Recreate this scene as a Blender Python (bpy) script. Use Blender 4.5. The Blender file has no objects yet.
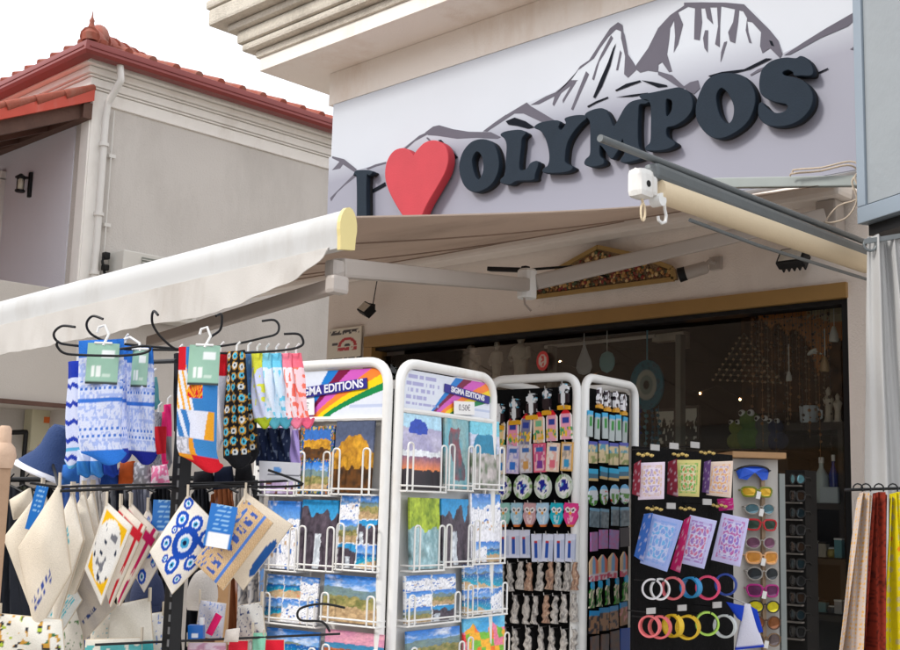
import bpy, bmesh, math, random
from mathutils import Vector, Matrix
sc = bpy.context.scene
R = math.radians
rnd = random.Random(7)
# ------------------------------------------------------------------ camera model (measured from vanishing points)
YAW, PIT, ROL, FPX = -0.7733, 0.14914, 0.0284, 1194.0
fw = Vector((math.sin(YAW)*math.cos(PIT), math.cos(YAW)*math.cos(PIT), math.sin(PIT)))
r0 = Vector((math.cos(YAW), -math.sin(YAW), 0)); u0 = r0.cross(fw)
RI = math.cos(ROL)*r0 + math.sin(ROL)*u0
UP = -math.sin(ROL)*r0 + math.cos(ROL)*u0
EYE = Vector((0, 0, 1.6))
def ray(x, y): return fw + RI*((x-450)/FPX) + UP*((325-y)/FPX)
def atY(x, y, Y): d = ray(x, y); return EYE + d*(Y/d.y)
def atX(x, y, X): d = ray(x, y); return EYE + d*(X/d.x)
def atZ(x, y, Z): d = ray(x, y); return EYE + d*((Z-1.6)/d.z)
def atD(x, y, D): return EYE + ray(x, y)*D
cam_d = bpy.data.cameras.new('camera'); cam = bpy.data.objects.new('camera', cam_d)
sc.collection.objects.link(cam); sc.camera = cam
cam_d.sensor_width = 36; cam_d.lens = FPX/900*36; cam_d.clip_start = .05; cam_d.clip_end = 500
m3 = Matrix((RI, UP, -fw)).transposed().to_4x4(); m3.translation = EYE
cam.matrix_world = m3
cam_d.dof.use_dof = False
# ------------------------------------------------------------------ colour and material helpers
def lin(c):
    return tuple(((v/12.92) if v <= .04045 else ((v+.055)/1.055)**2.4) for v in c)
def H(r, g, b): return lin((r/255, g/255, b/255))
MATS = {}
def mat(name, col, rough=.6, metal=0., var=.12, vs=6., bump=0., bs=60., spec=.5, trans=0., stain=None, ss=1.5, amt=.5, alpha=None):
    """procedural surface: base colour broken up by noise, optional stains and fine bump (object coordinates)"""
    if name in MATS: return MATS[name]
    m = bpy.data.materials.new(name); m.use_nodes = True; nt = m.node_tree; N = nt.nodes; L = nt.links
    b = N['Principled BSDF']; b.inputs['Roughness'].default_value = rough; b.inputs['Metallic'].default_value = metal
    b.inputs['Specular IOR Level'].default_value = spec
    geo = N.new('ShaderNodeNewGeometry')
    no = N.new('ShaderNodeTexNoise'); no.inputs['Scale'].default_value = vs; no.inputs['Detail'].default_value = 6
    L.new(geo.outputs['Position'], no.inputs['Vector'])
    mx = N.new('ShaderNodeMix'); mx.data_type = 'RGBA'
    lo = tuple(c*(1-var) for c in col); hi = tuple(min(1, c*(1+var)) for c in col)
    mx.inputs['A'].default_value = (*lo, 1); mx.inputs['B'].default_value = (*hi, 1)
    L.new(no.outputs['Fac'], mx.inputs['Factor']); out = mx.outputs['Result']
    if stain:
        n2 = N.new('ShaderNodeTexNoise'); n2.inputs['Scale'].default_value = ss; n2.inputs['Detail'].default_value = 8
        n2.inputs['Roughness'].default_value = .7
        mp = N.new('ShaderNodeMapping'); mp.inputs['Scale'].default_value = (1, 1, .35)
        L.new(geo.outputs['Position'], mp.inputs['Vector']); L.new(mp.outputs['Vector'], n2.inputs['Vector'])
        rp = N.new('ShaderNodeValToRGB'); rp.color_ramp.elements[0].position = .5; rp.color_ramp.elements[1].position = .75
        rp.color_ramp.elements[1].color = (amt, amt, amt, 1)
        L.new(n2.outputs['Fac'], rp.inputs['Fac'])
        m2 = N.new('ShaderNodeMix'); m2.data_type = 'RGBA'; L.new(rp.outputs['Color'], m2.inputs['Factor'])
        L.new(out, m2.inputs['A']); m2.inputs['B'].default_value = (*stain, 1); out = m2.outputs['Result']
    L.new(out, b.inputs['Base Color'])
    if bump:
        n3 = N.new('ShaderNodeTexNoise'); n3.inputs['Scale'].default_value = bs; n3.inputs['Detail'].default_value = 4
        L.new(geo.outputs['Position'], n3.inputs['Vector'])
        bp = N.new('ShaderNodeBump'); bp.inputs['Strength'].default_value = bump; bp.inputs['Distance'].default_value = .01
        L.new(n3.outputs['Fac'], bp.inputs['Height']); L.new(bp.outputs['Normal'], b.inputs['Normal'])
    if trans:
        tr = N.new('ShaderNodeBsdfTranslucent'); L.new(out, tr.inputs['Color'])
        ms = N.new('ShaderNodeMixShader'); ms.inputs[0].default_value = trans
        L.new(b.outputs[0], ms.inputs[1]); L.new(tr.outputs[0], ms.inputs[2]); L.new(ms.outputs[0], N['Material Output'].inputs['Surface'])
    MATS[name] = m; return m
def vmat(name, rough=.5, bump=0., bs=400., var=.06, spec=.5, metal=0.):
    """surface printed with a pattern held per face in the colour attribute 'Col'"""
    m = bpy.data.materials.new(name); m.use_nodes = True; nt = m.node_tree; N = nt.nodes; L = nt.links
    b = N['Principled BSDF']; b.inputs['Roughness'].default_value = rough; b.inputs['Specular IOR Level'].default_value = spec
    b.inputs['Metallic'].default_value = metal
    a = N.new('ShaderNodeAttribute'); a.attribute_name = 'Col'
    tc = N.new('ShaderNodeTexCoord'); no = N.new('ShaderNodeTexNoise'); no.inputs['Scale'].default_value = bs; no.inputs['Detail'].default_value = 3
    L.new(tc.outputs['Object'], no.inputs['Vector'])
    mr = N.new('ShaderNodeMapRange'); mr.inputs['To Min'].default_value = 1-var*2; mr.inputs['To Max'].default_value = 1+var*2
    L.new(no.outputs['Fac'], mr.inputs['Value'])
    vm = N.new('ShaderNodeVectorMath'); vm.operation = 'SCALE'
    L.new(a.outputs['Color'], vm.inputs[0]); L.new(mr.outputs[0], vm.inputs['Scale']); L.new(vm.outputs[0], b.inputs['Base Color'])
    if bump:
        bp = N.new('ShaderNodeBump'); bp.inputs['Strength'].default_value = bump; bp.inputs['Distance'].default_value = .002
        L.new(no.outputs['Fac'], bp.inputs['Height']); L.new(bp.outputs['Normal'], b.inputs['Normal'])
    MATS[name] = m; return m
PRINT = vmat('glossy_print', .32, 0, 90, .03); CLOTH = vmat('printed_cloth', .85, .5, 500, .08, .2)
ENAMEL = vmat('enamel_print', .25, .2, 200, .05); RESIN = vmat('cast_resin', .5, .8, 250, .2)
def noise2(x, y, s=0):
    def h(i, j):
        n = (i*374761393 + j*668265263 + s*974634777) & 0xffffffff
        n = ((n ^ (n >> 13))*1274126177) & 0xffffffff
        return ((n ^ (n >> 16)) & 0xffff)/65535
    i, j = math.floor(x), math.floor(y); fx, fy = x-i, y-j
    fx = fx*fx*(3-2*fx); fy = fy*fy*(3-2*fy)
    return (h(i, j)*(1-fx)+h(i+1, j)*fx)*(1-fy)+(h(i, j+1)*(1-fx)+h(i+1, j+1)*fx)*fy
def mixc(a, b, t):
    t = max(0, min(1, t)); return tuple(a[i]*(1-t)+b[i]*t for i in range(3))
# ------------------------------------------------------------------ object helpers
WM = {}          # world matrix of every empty, so children can be given in world space
def thing(name, label, cat, loc=(0, 0, 0), group=None):
    o = bpy.data.objects.new(name, None); sc.collection.objects.link(o); o.location = loc
    o.empty_display_size = .05
    o['label'] = label; o['category'] = cat
    if group: o['group'] = group
    WM[o.name] = Matrix.Translation(Vector(loc)); return o
def obj(name, bm, m, parent=None, M=None, smooth=False):
    """links one mesh object; bm is in world space unless M (local-to-world) is given"""
    me = bpy.data.meshes.new(name)
    if M is not None: bm.transform(M)
    if parent is not None:
        bm.transform(WM[parent.name].inverted()); org = WM[parent.name]
        O = Matrix.Identity(4)
    else:
        vs = [v.co for v in bm.verts]; c = sum(vs, Vector())/max(1, len(vs))
        O = Matrix.Translation(c); bm.transform(O.inverted())
    bmesh.ops.recalc_face_normals(bm, faces=bm.faces[:])
    if smooth:
        for f in bm.faces: f.smooth = True
    bm.to_mesh(me); bm.free()
    for q in (m if isinstance(m, (list, tuple)) else [m]): me.materials.append(q)
    if smooth: me.set_sharp_from_angle(angle=R(38))
    o = bpy.data.objects.new(name, me); sc.collection.objects.link(o)
    if parent is not None: o.parent = parent; WM[o.name] = WM[parent.name].copy()
    else: o.location = O.translation; WM[o.name] = O.copy()
    return o
def tag(o, label=None, cat=None, group=None, kind=None):
    if label: o['label'] = label
    if cat: o['category'] = cat
    if group: o['group'] = group
    if kind: o['kind'] = kind
    return o
def B(): return bmesh.new()
def box(bm, c, s, M=None, bev=0):
    T = Matrix.Translation(Vector(c)) @ Matrix.Diagonal((s[0], s[1], s[2], 1))
    if M is not None: T = M @ T
    r = bmesh.ops.create_cube(bm, size=1, matrix=T)
    if bev:
        es = list({e for v in r['verts'] for e in v.link_edges})
        bmesh.ops.bevel(bm, geom=es, offset=bev, segments=2, affect='EDGES', profile=.6)
    return bm
def frame_of(d):
    d = d.normalized(); a = Vector((0, 0, 1)) if abs(d.z) < .9 else Vector((1, 0, 0))
    x = d.cross(a).normalized(); return x, x.cross(d).normalized()
def tube(bm, pts, r, n=8, rs=None, closed=False):
    pts = [Vector(p) for p in pts]; rings = []; k = len(pts)
    px = None
    for i, p in enumerate(pts):
        a = pts[(i-1) % k] if (i > 0 or closed) else p; b = pts[(i+1) % k] if (i < k-1 or closed) else p
        d = (b-a).normalized()
        if px is None: x, y = frame_of(d)
        else:
            x = (px - d*px.dot(d))
            x = x.normalized() if x.length > 1e-6 else frame_of(d)[0]
            y = x.cross(d).normalized()
        px = x; q = rs[i] if rs else r
        rings.append([bm.verts.new(p + (x*math.cos(2*math.pi*j/n)+y*math.sin(2*math.pi*j/n))*q) for j in range(n)])
    for i in range(k if closed else k-1):
        A, C = rings[i], rings[(i+1) % k]
        for j in range(n): bm.faces.new((A[j], A[(j+1) % n], C[(j+1) % n], C[j]))
    if not closed: bm.faces.new(rings[0][::-1]); bm.faces.new(rings[-1])
    return bm
def beam(bm, p, q, w, h, up=Vector((0, 0, 1)), bev=0):
    p = Vector(p); q = Vector(q); d = (q-p); L = d.length; d.normalize()
    s = d.cross(up).normalized(); u = s.cross(d).normalized()
    M = Matrix((d, s, u)).transposed().to_4x4(); M.translation = (p+q)/2
    return box(bm, (0, 0, 0), (L, w, h), M, bev)
def lathe(bm, prof, n=16, M=None):
    rings = []
    for r, z in prof:
        rings.append([bm.verts.new(Vector((r*math.cos(2*math.pi*j/n), r*math.sin(2*math.pi*j/n), z))) for j in range(n)])
    vs = [v for g in rings for v in g]
    for A, C in zip(rings, rings[1:]):
        for j in range(n): bm.faces.new((A[j], A[(j+1) % n], C[(j+1) % n], C[j]))
    bm.faces.new(rings[0][::-1]); bm.faces.new(rings[-1])
    if M is not None: bmesh.ops.transform(bm, matrix=M, verts=vs)
    return bm
def prism(bm, pts, off):
    """closed outline of world points, given thickness along the vector off"""
    off = Vector(off); a = [bm.verts.new(Vector(p)) for p in pts]; b = [bm.verts.new(Vector(p)+off) for p in pts]
    bm.faces.new(a); bm.faces.new(b[::-1]); k = len(a)
    for i in range(k): bm.faces.new((a[i], b[i], b[(i+1) % k], a[(i+1) % k]))
    return bm
def smooth_loop(pts, s=5):
    out = []; k = len(pts)
    for i in range(k):
        p0, p1, p2, p3 = (Vector(pts[(i+j-1) % k]) for j in range(4))
        for t in range(s):
            t /= s
            out.append(.5*((2*p1)+(p2-p0)*t+(2*p0-5*p1+4*p2-p3)*t*t+(3*p1-p0-3*p2+p3)*t**3))
    return out
def arc(pts, r=.04, s=6):
    """open path with rounded corners"""
    out = [Vector(pts[0])]
    for i in range(1, len(pts)-1):
        a, b, c = Vector(pts[i-1]), Vector(pts[i]), Vector(pts[i+1])
        u = (a-b); v = (c-b); q = min(r, u.length*.49, v.length*.49); p = b+u.normalized()*q; w = b+v.normalized()*q
        for t in range(s+1):
            t /= s; out.append(p*(1-t)**2+b*2*t*(1-t)+w*t*t)
    out.append(Vector(pts[-1])); return out
class Face:
    """an upright plane: P0 a point on it, right = direction of its right hand side seen from in front"""
    def __init__(s, P0, right):
        s.P = Vector((P0[0], P0[1], 0)); s.R = Vector((right[0], right[1], 0)).normalized(); s.N = Vector((s.R.y, -s.R.x, 0))
    def uz(s, x, y, off=0):
        d = ray(x, y); P = s.P+s.N*off; t = (P-EYE).dot(s.N)/d.dot(s.N); h = EYE+d*t
        return (h-P).dot(s.R), h.z
    def M(s, u, z, off=0, ang=0):
        m = Matrix((s.R, -s.N, Vector((0, 0, 1)))).transposed().to_4x4(); m.translation = s.P+s.R*u+s.N*off+Vector((0, 0, z))
        return m @ Matrix.Rotation(ang, 4, 'Y')
    def rect(s, x0, y0, x1, y1, off=0, ang=0):
        ym, xm = (y0+y1)/2, (x0+x1)/2
        a, b = s.uz(x0, ym, off)[0], s.uz(x1, ym, off)[0]; c, d = s.uz(xm, y1, off)[1], s.uz(xm, y0, off)[1]
        return s.M((a+b)/2, (c+d)/2, off, ang), b-a, d-c
def facing(px, py, D, turn=0):
    P = atD(px, py, D); a = YAW+R(turn)
    return Face(P, (math.cos(a), -math.sin(a)))
def sheet(pos, nx, ny, col=None, th=.002, bm=None, M=None):
    """front and back grid stitched at the border. pos(u,v)->(x,z,y) local, col(u,v)->rgb on the front"""
    bm = bm or B(); cl = bm.loops.layers.float_color.get('Col') or bm.loops.layers.float_color.new('Col')
    F = []; K = []
    for j in range(ny+1):
        rf, rb = [], []
        for i in range(nx+1):
            u, v = i/nx, j/ny; p = pos(u, v); t = p[3] if len(p) > 3 else th
            e = 0 if (i in (0, nx) or j in (0, ny)) else 1
            rf.append(bm.verts.new((p[0], p[2]-t*(.5+.0*e), p[1]))); rb.append(bm.verts.new((p[0], p[2]+t*.5, p[1])))
        F.append(rf); K.append(rb)
    fs = []
    def face(vs, c):
        f = bm.faces.new(vs)
        for l in f.loops: l[cl] = (*c, 1)
        fs.append(f)
    e = .004
    C = [[(*col(min(1-e, max(e, i/nx)), min(1-e, max(e, j/ny))), 1) if col else (1, 1, 1, 1) for i in range(nx+1)] for j in range(ny+1)]
    for j in range(ny):
        for i in range(nx):
            q = (C[j][i], C[j][i+1], C[j+1][i+1], C[j+1][i])
            f = bm.faces.new((F[j][i], F[j][i+1], F[j+1][i+1], F[j+1][i]))
            for l, c in zip(f.loops, q): l[cl] = c
            f = bm.faces.new((K[j][i], K[j+1][i], K[j+1][i+1], K[j][i+1]))
            for l, c in zip(f.loops, (q[0], q[3], q[2], q[1])): l[cl] = c
    for j in range(ny):
        c = col(.02, (j+.5)/ny) if col else (1, 1, 1); d = col(.98, (j+.5)/ny) if col else (1, 1, 1)
        face((F[j][0], F[j+1][0], K[j+1][0], K[j][0]), c); face((F[j+1][nx], F[j][nx], K[j][nx], K[j+1][nx]), d)
    for i in range(nx):
        c = col((i+.5)/nx, .02) if col else (1, 1, 1); d = col((i+.5)/nx, .98) if col else (1, 1, 1)
        face((F[0][i+1], F[0][i], K[0][i], K[0][i+1]), c); face((F[ny][i], F[ny][i+1], K[ny][i+1], K[ny][i]), d)
    if M is not None: bmesh.ops.transform(bm, matrix=M, verts=[v for g in F+K for v in g])
    return bm
def flat(w, h, curve=0.):
    return lambda u, v: ((u-.5)*w, (v-.5)*h, curve*(4*(u-.5)**2))
def text_mesh(name, s, m, parent, M, size, ext=.0006, align='CENTER', bold=0.):
    c = bpy.data.curves.new(name, 'FONT'); c.body = s; c.size = size; c.extrude = ext; c.align_x = align; c.align_y = 'CENTER'; c.offset = bold
    t = bpy.data.objects.new(name, c); sc.collection.objects.link(t)
    dg = bpy.context.evaluated_depsgraph_get(); dg.update(); me = bpy.data.meshes.new_from_object(t.evaluated_get(dg))
    bpy.data.objects.remove(t); bm = B(); bm.from_mesh(me); bpy.data.meshes.remove(me)
    bm.transform(M @ Matrix.Rotation(R(90), 4, 'X'))
    return obj(name, bm, m, parent)
def curve_solid(name, loops, m, parent, Y0, depth, bev=.003):
    """solid from outlines in the x-z plane (first outer, then holes); front at Y0, back at Y0+depth"""
    c = bpy.data.curves.new(name, 'CURVE'); c.dimensions = '2D'; c.fill_mode = 'BOTH'; c.extrude = depth/2-bev; c.bevel_depth = bev; c.bevel_resolution = 1
    for lp in loops:
        sp = c.splines.new('POLY'); sp.points.add(len(lp)-1); sp.use_cyclic_u = True
        for i, p in enumerate(lp): sp.points[i].co = (p[0], p[2], 0, 1)
    t = bpy.data.objects.new(name, c); sc.collection.objects.link(t)
    dg = bpy.context.evaluated_depsgraph_get(); dg.update(); me = bpy.data.meshes.new_from_object(t.evaluated_get(dg))
    bpy.data.objects.remove(t); bm = B(); bm.from_mesh(me); bpy.data.meshes.remove(me)
    bm.transform(Matrix.Translation((0, Y0+depth/2, 0)) @ Matrix.Rotation(R(90), 4, 'X'))
    return obj(name, bm, m, parent)
ORD = ['first', 'second', 'third', 'fourth', 'fifth', 'sixth', 'seventh', 'eighth', 'ninth', 'tenth', 'eleventh', 'twelfth']
# ================================================================== materials
M_plaster = mat('cream_plaster', (.84, .76, .69), .9, var=.06, vs=2, bump=.35, bs=120, stain=(.42, .33, .27), ss=1.1, amt=.35)
M_soffit = mat('soffit_plaster', (.90, .84, .77), .9, var=.05, vs=3, bump=.2, bs=90, stain=(.6, .42, .28), ss=2.2, amt=.45)
M_stone = mat('rough_cornice_stone', (.74, .68, .58), .95, var=.22, vs=60, bump=1., bs=160, stain=(.25, .21, .16), ss=2.5, amt=.5)
M_wallL = mat('grey_beige_render', (.575, .54, .50), .92, var=.07, vs=1.5, bump=.5, bs=60, stain=(.36, .33, .295), ss=1.6, amt=.4)
M_wallB = mat('pale_lilac_render', (.66, .65, .70), .92, var=.05, vs=1.5, bump=.25, bs=80)
M_trim = mat('white_trim', (.84, .81, .76), .85, var=.05, vs=5, bump=.1, bs=60, stain=(.45, .38, .31), ss=3, amt=.35)
M_gutter = mat('red_gutter_metal', (.21, .032, .026), .5, var=.15, vs=4)
M_tile = mat('terracotta_tile', (.30, .075, .045), .85, var=.35, vs=9, bump=.5, bs=40, stain=(.30, .22, .17), ss=5, amt=.6)
M_redsheet = mat('red_painted_roof_edge', (.52, .06, .03), .45, var=.15, vs=8, stain=(.5, .3, .25), ss=6, amt=.4)
M_wood = mat('dark_rafters', (.10, .05, .035), .8, var=.3, vs=8, bump=.3, bs=30)
M_pipe = mat('white_pipe', (.68, .66, .62), .5, var=.05, vs=5)
M_brown = mat('ochre_frame', (.33, .19, .06), .45, var=.15, vs=5, bump=.08, bs=200)
M_black = mat('black_metal', (.008, .008, .009), .5, var=.2, vs=20, spec=.3)
M_rubber = mat('black_board', (.005, .005, .0055), .9, var=.3, vs=30, bump=.3, bs=90, spec=.15)
M_white = mat('white_enamel', (.76, .75, .72), .35, var=.04, vs=15, bump=.03, bs=40, stain=(.48, .38, .26), ss=16, amt=.4)
M_whiteclean = mat('white_plastic', (.8, .8, .78), .4, var=.03, vs=20)
M_grey = mat('galvanised_rail', (.15, .165, .17), .5, .35, var=.15, vs=9, bump=.1, bs=60)
M_bracket = mat('grey_bracket', (.27, .30, .29), .55, .2, var=.15, vs=9)
M_cream = mat('cream_roll', (.74, .61, .42), .8, var=.06, vs=6, bump=.15, bs=150)
M_awn = mat('taupe_awning_canvas', (.50, .41, .345), .9, var=.06, vs=3, bump=.15, bs=300, trans=.42, stain=(.24, .18, .14), ss=2.2, amt=.45)
M_val = mat('off_white_valance', (.68, .65, .61), .85, var=.05, vs=4, bump=.1, bs=200, trans=.25, stain=(.45, .39, .33), ss=7, amt=.5)
M_bar = mat('white_awning_bar', (.58, .58, .57), .5, var=.05, vs=4, stain=(.40, .37, .33), ss=6, amt=.45)
M_arm = mat('beige_awning_arm', (.44, .39, .35), .45, var=.06, vs=6)
M_armb = mat('brown_grey_support', (.36, .30, .26), .6, var=.1, vs=6)
M_yellow = mat('yellow_cap', (.74, .62, .27), .5, var=.06, vs=10)
M_navy = mat('navy_letter', (.012, .022, .036), .75, var=.15, vs=14, bump=.1, bs=120, spec=.25)
M_foam = mat('letter_edge_foam', (.014, .014, .016), .9, var=.2, vs=20)
M_red = mat('red_heart', (.50, .034, .050), .65, var=.14, vs=7, bump=.1, bs=120)
M_steel = mat('brushed_sign_frame', (.25, .30, .35), .4, .15, var=.06, vs=3, bump=.05, bs=30)
M_panelgrey = mat('pale_sign_panel', (.265, .29, .305), .35, var=.08, vs=5, bump=.25, bs=22)
M_curt = mat('grey_curtain', (.50, .50, .495), .85, var=.05, vs=3, bump=.2, bs=260, trans=.1)
M_paving = mat('grey_paving', (.50, .46, .42), .9, var=.2, vs=3, bump=.3, bs=40)
M_asph = mat('street_asphalt', (.12, .12, .115), .95, var=.2, vs=20, bump=.5, bs=90)
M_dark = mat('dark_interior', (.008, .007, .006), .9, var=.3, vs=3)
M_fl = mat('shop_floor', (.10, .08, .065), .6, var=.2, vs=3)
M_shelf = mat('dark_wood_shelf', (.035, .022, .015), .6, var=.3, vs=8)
M_woodp = mat('warm_wood', (.42, .24, .11), .6, var=.2, vs=12, bump=.2, bs=50)
M_ink = mat('purple_ink', (.11, .102, .132), .8, var=.08, vs=12)
M_inkd = mat('black_ink', (.008, .010, .016), .9, var=.1, vs=12, spec=.15)
# glass: clear with a Fresnel reflection
mg = bpy.data.materials.new('shop_glass'); mg.use_nodes = True; nt = mg.node_tree; nt.nodes.clear()
o_ = nt.nodes.new('ShaderNodeOutputMaterial'); t_ = nt.nodes.new('ShaderNodeBsdfTransparent'); g_ = nt.nodes.new('ShaderNodeBsdfGlossy')
t_.inputs[0].default_value = (.94, .96, .95, 1); g_.inputs['Roughness'].default_value = .015
f_ = nt.nodes.new('ShaderNodeFresnel'); f_.inputs[0].default_value = 1.45; x_ = nt.nodes.new('ShaderNodeMixShader')
n_ = nt.nodes.new('ShaderNodeTexNoise'); n_.inputs['Scale'].default_value = 1.3; bq = nt.nodes.new('ShaderNodeBump'); bq.inputs['Strength'].default_value = .12; bq.inputs['Distance'].default_value = .05
nt.links.new(n_.outputs['Fac'], bq.inputs['Height']); nt.links.new(bq.outputs[0], g_.inputs['Normal'])
nt.links.new(f_.outputs[0], x_.inputs[0]); nt.links.new(t_.outputs[0], x_.inputs[1]); nt.links.new(g_.outputs[0], x_.inputs[2]); nt.links.new(x_.outputs[0], o_.inputs[0])
M_glass = mg
def glowmat(name, col, st):
    m = bpy.data.materials.new(name); m.use_nodes = True; b = m.node_tree.nodes['Principled BSDF']
    b.inputs['Emission Color'].default_value = (*col, 1); b.inputs['Emission Strength'].default_value = st; b.inputs['Base Color'].default_value = (*col, 1)
    return m
M_bulb = glowmat('lit_warm_bulb', (1, .42, .14), 110)
M_lens = mat('lamp_lens', (.62, .58, .50), .3, var=.2, vs=40)
FY = 4.5
# ================================================================== setting
bm = B(); box(bm, (0, 0, -.15), (160, 160, .3)); tag(obj('street', bm, M_asph), kind='structure')
bm = B(); box(bm, (-3, 3.6, .004-.06), (14, 7.2, .13)); tag(obj('pavement', bm, M_paving), kind='structure')

# ================================================================== our shop building
shop = thing('shop_building', 'cream plastered shop building with a moulded balcony above and a wide dark shop window', 'building', (-3.8, 5.0, 0))
fl = atY(367, 335, FY); fr = atY(847, 285, FY); TOPW = 2.53; LX, RX = fl.x, fr.x
CX0 = atY(329, 300, FY).x            # left corner of the building
bm = B(); z_w = 4.2
def wallbox(x0, x1, z0, z1, y0=FY, y1=FY+.3): box(bm, ((x0+x1)/2, (y0+y1)/2, (z0+z1)/2), (x1-x0, y1-y0, z1-z0))
FRW = .085
wallbox(CX0, LX, 0, z_w); wallbox(LX, RX, TOPW, z_w); wallbox(RX, -.9, 0, z_w)
wallbox(CX0, CX0+.3, 0, z_w, FY+.3, 10); wallbox(-1.2, -.9, 0, z_w, FY+.3, 10); wallbox(CX0+.3, -1.2, 0, z_w, 9.7, 10)
obj('wall', bm, M_plaster, shop)
# soffit and stepped fascia of the balcony
S0 = atZ(262, 72, 4.18); sx, sy = S0.x, S0.y-.02
bm = B(); box(bm, ((sx-.0+0)/2, (sy+10)/2, 4.18+.04), (-sx, 10-sy, .08)); obj('balcony_soffit', bm, M_soffit, shop)
bm = B()
def stp(o, z0, z1):
    x0 = sx-o; y0 = sy-o*.6
    box(bm, ((x0+0)/2, (y0+10)/2, (z0+z1)/2), (-x0, 10-y0, z1-z0), bev=.018)
stp(.03, 4.262, 4.31); stp(.11, 4.312, 4.36); stp(.14, 4.362, 4.44); stp(.20, 4.442, 4.49); stp(.31, 4.492, 4.60); stp(.33, 4.602, 4.66); stp(.31, 4.662, 5.6)
obj('balcony_cornice', bm, M_stone, shop)
bm = B(); wallbox(CX0-.03, RX+.35, 3.975, 4.178, FY-.045, FY-.001); obj('beam_band', bm, M_soffit, shop)
# ochre window frame
bm = B(); y0 = FY-.02; y1 = FY+.10
wallbox(LX-.005, RX+.004, TOPW-.062, TOPW, y0, y1); wallbox(LX-.003, LX+.065, 0, TOPW-.064, y0, y1)
wf = obj('window_frame', bm, M_brown, shop)
bm = B(); wallbox(RX-.03, RX-.001, 0, TOPW-.064, y0+.03, y1); wallbox(LX+.065, RX-.03, TOPW-.082, TOPW-.064, y0+.03, y1)
obj('gasket', bm, M_black, wf)
bm = B(); box(bm, ((LX+RX)/2, FY+.06, TOPW/2-.05), (RX-LX-.12, .008, TOPW-.12)); obj('window_glass', bm, M_glass, shop)
bm = B(); 
for x in (atY(549, 400, 4.6).x, atY(678, 400, 4.6).x): box(bm, (x, 4.62, 1.2), (.028, .04, 2.4))
obj('window_mullion', bm, mat('grey_aluminium', (.16, .16, .14), .5, .2), shop)
# inside
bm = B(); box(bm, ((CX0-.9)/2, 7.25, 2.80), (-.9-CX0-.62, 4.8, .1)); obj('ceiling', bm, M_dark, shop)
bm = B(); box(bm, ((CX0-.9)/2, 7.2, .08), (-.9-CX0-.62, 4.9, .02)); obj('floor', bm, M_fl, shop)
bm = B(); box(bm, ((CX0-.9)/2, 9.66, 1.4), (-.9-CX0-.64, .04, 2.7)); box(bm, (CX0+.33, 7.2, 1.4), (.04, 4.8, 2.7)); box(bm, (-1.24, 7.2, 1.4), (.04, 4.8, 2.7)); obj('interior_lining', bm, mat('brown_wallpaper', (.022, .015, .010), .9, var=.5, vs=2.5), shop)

# ================================================================== sign with mountains and letters
sign = thing('shop_sign', 'long pale lilac shop sign with a mountain drawing, a red heart and raised navy letters', 'sign', (-3.8, FY, 3.6))
sl = atY(333, 110, FY-.05).x; sr = -2.08
def zgrad():
    m = bpy.data.materials.new('printed_mountain'); m.use_nodes = True; nt = m.node_tree; b = nt.nodes['Principled BSDF']; b.inputs['Roughness'].default_value = .45
    g = nt.nodes.new('ShaderNodeNewGeometry'); s = nt.nodes.new('ShaderNodeSeparateXYZ'); nt.links.new(g.outputs['Position'], s.inputs[0])
    r = nt.nodes.new('ShaderNodeMapRange'); r.inputs[1].default_value = 3.25; r.inputs[2].default_value = 3.85; nt.links.new(s.outputs['Z'], r.inputs[0])
    c = nt.nodes.new('ShaderNodeValToRGB'); c.color_ramp.elements[0].color = (.285, .287, .35, 1); c.color_ramp.elements[1].color = (.55, .585, .64, 1)
    c.color_ramp.elements[0].position = .38; c.color_ramp.elements[1].position = .75
    nt.links.new(r.outputs[0], c.inputs[0]); nt.links.new(c.outputs[0], b.inputs['Base Color']); return m
M_mtn = zgrad(); M_board = mat('pale_sign_board', (.55, .58, .635), .45, var=.05, vs=2)
bm = B(); box(bm, ((sl+sr)/2, FY-.025, 3.47), (sr-sl, .05, 1.0), bev=.003); obj('board', bm, M_board, sign)
def P(pts, Y): return [atY(x, y, Y) for x, y in pts]
YB = FY-.0535
ridge = [(329,157),(341,159),(357,170),(368,167),(385,163),(402,148),(420,136),(436,126),(470,132),(482,132),(505,116),(528,102),(540,98),(556,90),(575,74),(590,58),(602,42),(610,31),(617,23),(622,34),(628,52),(635,65),(650,45),(662,28),(675,14),(690,5),(705,2.5),(742,4),(752,10),(765,24),(778,40),(783,53),(800,45),(830,27),(857,13)]
zb_ = Vector((0, YB, 2.975))
bm = B(); rp = P(ridge, YB); prism(bm, rp+[Vector((sr, YB, 2.975)), Vector((sl, YB, 2.975))], (0, .003, 0)); obj('printed_mountains', bm, M_mtn, sign)
def c1(l): return [(520+x/5, y/5) for x, y in l]
def c2(l): return [(690+x/5, y/5) for x, y in l]
def c3(l): return [(325+x/5, 90+y/5) for x, y in l]
def c4(l): return [(450+x/4.5, 80+y/4.5) for x, y in l]
def c5(l): return [(630+x/4.5, 50+y/4.5) for x, y in l]
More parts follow.
